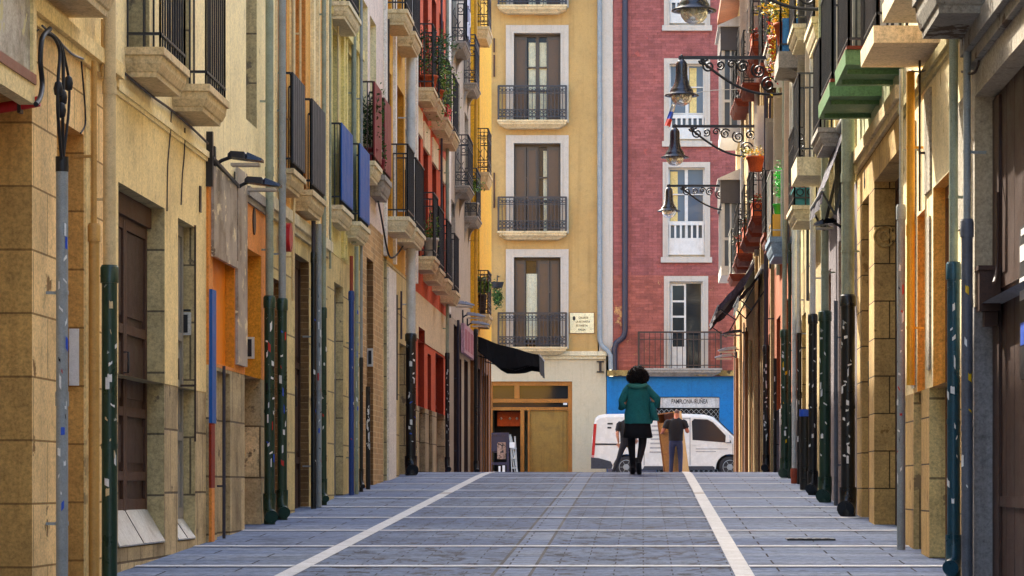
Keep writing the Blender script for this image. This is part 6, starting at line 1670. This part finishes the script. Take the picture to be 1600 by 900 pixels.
b = MB(); b.loft([[(VX + 3.98, VY - .03, VZ + 1.06), (VX + 4.12, VY - .03, VZ + 1.06), (VX + 4.12, VY - .03, VZ + 1.28), (VX + 4.0, VY - .03, VZ + 1.28)], [(VX + 3.98, VY - .2, VZ + 1.08), (VX + 4.1, VY - .22, VZ + 1.08), (VX + 4.1, VY - .22, VZ + 1.3), (VX + 3.99, VY - .2, VZ + 1.3)]], 0, False); b.build('mirror', van_w, t)
b = MB()
for z, w in ((1.6, .16), (1.48, .12)): b.box(VX + .46, VX + .46 + w, VY - .008, VY + .0, VZ + z, VZ + z + .05)
for z, x0, w in ((.86, 3.1, .95), (.78, 3.1, .6)): b.box(VX + x0, VX + x0 + w, VY - .007, VY + .0, VZ + z, VZ + z + .025, 1)
for k in range(7): b.box(VX + 1.72 + .01 * k, VX + 2.3 - .02 * (k % 3), VY - .007, VY + .0, VZ + .75 + .13 * k, VZ + .8 + .13 * k, 1)
b.build('side_marking', [black_st, pm('faded_grey_print', '#98968f', var=.3, streak=.2)], t)
for cx in (1.02, 4.12):
    for y0_ in (0.02, 1.66):
        b = MB(); c = Vector((VX + cx, VY + y0_, VZ + .33))
        n = 28
        b.loft([[(c.x + r * math.cos(2 * PI * k / n), c.y + dy, c.z + r * math.sin(2 * PI * k / n)) for k in range(n)] for dy, r in ((0, .24), (0, .3), (.03, .33), (.19, .33), (.22, .3), (.22, .2))], 0, True, True)
        wh = b.build('wheel', rubber, t)
        b = MB(); b.loft([[(c.x + r * math.cos(2 * PI * k / n), c.y + dy, c.z + r * math.sin(2 * PI * k / n)) for k in range(n)] for dy, r in ((.02, .225), (-.005, .215), (.01, .17), (-.004, .06))], 0, True, True)
        for k in range(6): q = 2 * PI * k / 6; b.beam((c.x + .07 * math.cos(q), c.y - .003, c.z + .07 * math.sin(q)), (c.x + .19 * math.cos(q), c.y - .003, c.z + .19 * math.sin(q)), .04, .012)
        b.build('rim', pipe_grey, wh)
        b = MB(); b.box(c.x - .38, c.x + .38, c.y + .1, c.y + .16, c.z - .05, c.z + .36) if y0_ < 1 else b.box(c.x - .38, c.x + .38, c.y + .02, c.y + .06, c.z - .05, c.z + .36); b.build('wheel_well', dark_in, t)

# ================================================================ SHOP DOORWAY CLUTTER
navy = paint('navy_frame', '#141d3a', rough=.4)
t = thing('display_stand', 'navy blue stand with a small picture in the orange shop doorway', 'stand', (ex(785), 89.2, gz(89)))
x0, x1 = ex(767), ex(797); b = MB(); y = 89.2; z = gz(89)
b.box(x0, x0 + .07, y, y + .07, z, z + 1.42); b.box(x1 - .07, x1, y, y + .07, z, z + 1.42); b.box(x0 + .07, x1 - .07, y, y + .069, z + 1.33, z + 1.42); b.box(x0 + .07, x1 - .07, y, y + .069, z + .42, z + .5); b.box(x0 + .07, x1 - .07, y + .03, y + .05, z + .85, z + 1.33)
b.box(x0, x0 + .06, y + .4, y + .46, z, z + 1.3); b.box(x1 - .06, x1, y + .4, y + .46, z, z + 1.3); b.box(x0, x1, y + .072, y + .4, z + .8, z + .84)
b.build('stand_frame', navy, t)
b = MB(); b.box(ex(779), ex(792), y + .02, y + .029, z + .6, z + 1.12); b.build('picture', pm('small_poster', '#9c7f6b', var=.7, streak=.4, scale=4, bump=0, peel=('#2b2524', .5)), t)
b = MB(); b.box(ex(781), ex(784), y - .02, y + .0, z + .12, z + .38); b.box(ex(787), ex(791), y - .02, y + .0, z + .1, z + .4); b.box(ex(774), ex(776), y - .02, y + .0, z + .1, z + .2); b.build('price_card', white_st, t)
t = thing('folding_chair', 'folded metal chair leaning beside the navy stand', 'chair', (ex(805), 89.3, gz(89)))
b = MB()
for dx in (0, .12):
    b.tube([(ex(812) - dx * .3, 89.1, z), (ex(800) + dx, 89.3, z + 1.3)], .025, 8); b.tube([(ex(808) - dx, 89.2, z), (ex(797) + dx * .4, 89.25, z + 1.36)], .02, 8)
for q in (.3, .6, .9): b.box(ex(802), ex(809), 89.14, 89.2, z + q, z + q + .05)
b.build('chair_frame', iron_w, t)
b = MB(); b.box(ex(798), ex(806), 89.16, 89.19, z + .95, z + 1.12); b.build('backrest', white_st, t)

# ================================================================ LIGHT, SKY, CAMERA
SUN_AZ, SUN_EL = -25.0, 42.0
d = Vector((math.sin(math.radians(SUN_AZ)) * math.cos(math.radians(SUN_EL)), math.cos(math.radians(SUN_AZ)) * math.cos(math.radians(SUN_EL)), math.sin(math.radians(SUN_EL))))
sun = bpy.data.lights.new('sun', 'SUN'); sun.energy = 2.4; sun.angle = math.radians(.5); sun.color = (1.0, .93, .8)
so = bpy.data.objects.new('sun', sun); COL.objects.link(so); so.rotation_euler = d.to_track_quat('Z', 'Y').to_euler(); so.location = (0, 40, 40)
w = bpy.data.worlds.new('World'); SC.world = w; w.use_nodes = True
nt = w.node_tree; bg = nt.nodes['Background']; sky = nt.nodes.new('ShaderNodeTexSky'); sky.sky_type = 'NISHITA'; sky.sun_disc = False
sky.sun_elevation = math.radians(SUN_EL); sky.sun_rotation = math.radians(SUN_AZ % 360); sky.air_density = 1.0; sky.dust_density = 5.0; sky.ozone_density = 1.0
nt.links.new(sky.outputs[0], bg.inputs[0]); bg.inputs[1].default_value = .15

cam = bpy.data.cameras.new('camera'); co = bpy.data.objects.new('camera', cam); COL.objects.link(co)
co.location = (0, 0, CZ); co.rotation_euler = (PI / 2, 0, 0)
cam.sensor_width = 36; cam.lens = FOC / 1600 * 36
cam.shift_x = (800 - CX) / 1600; cam.shift_y = (CY - 450) / 1600
cam.clip_start = .1; cam.clip_end = 2000
SC.camera = co
SC.view_settings.view_transform = 'Standard'; SC.view_settings.look = 'None'; SC.view_settings.gamma = 1; SC.view_settings.exposure = 2.7
SC.view_settings.use_curve_mapping = False
SC.render.engine = 'CYCLES'
SC.cycles.max_bounces = 8; SC.cycles.diffuse_bounces = 5; SC.cycles.glossy_bounces = 3; SC.cycles.transmission_bounces = 4
SC.cycles.use_denoising = True
SC.cycles.sample_clamp_indirect = 6.0
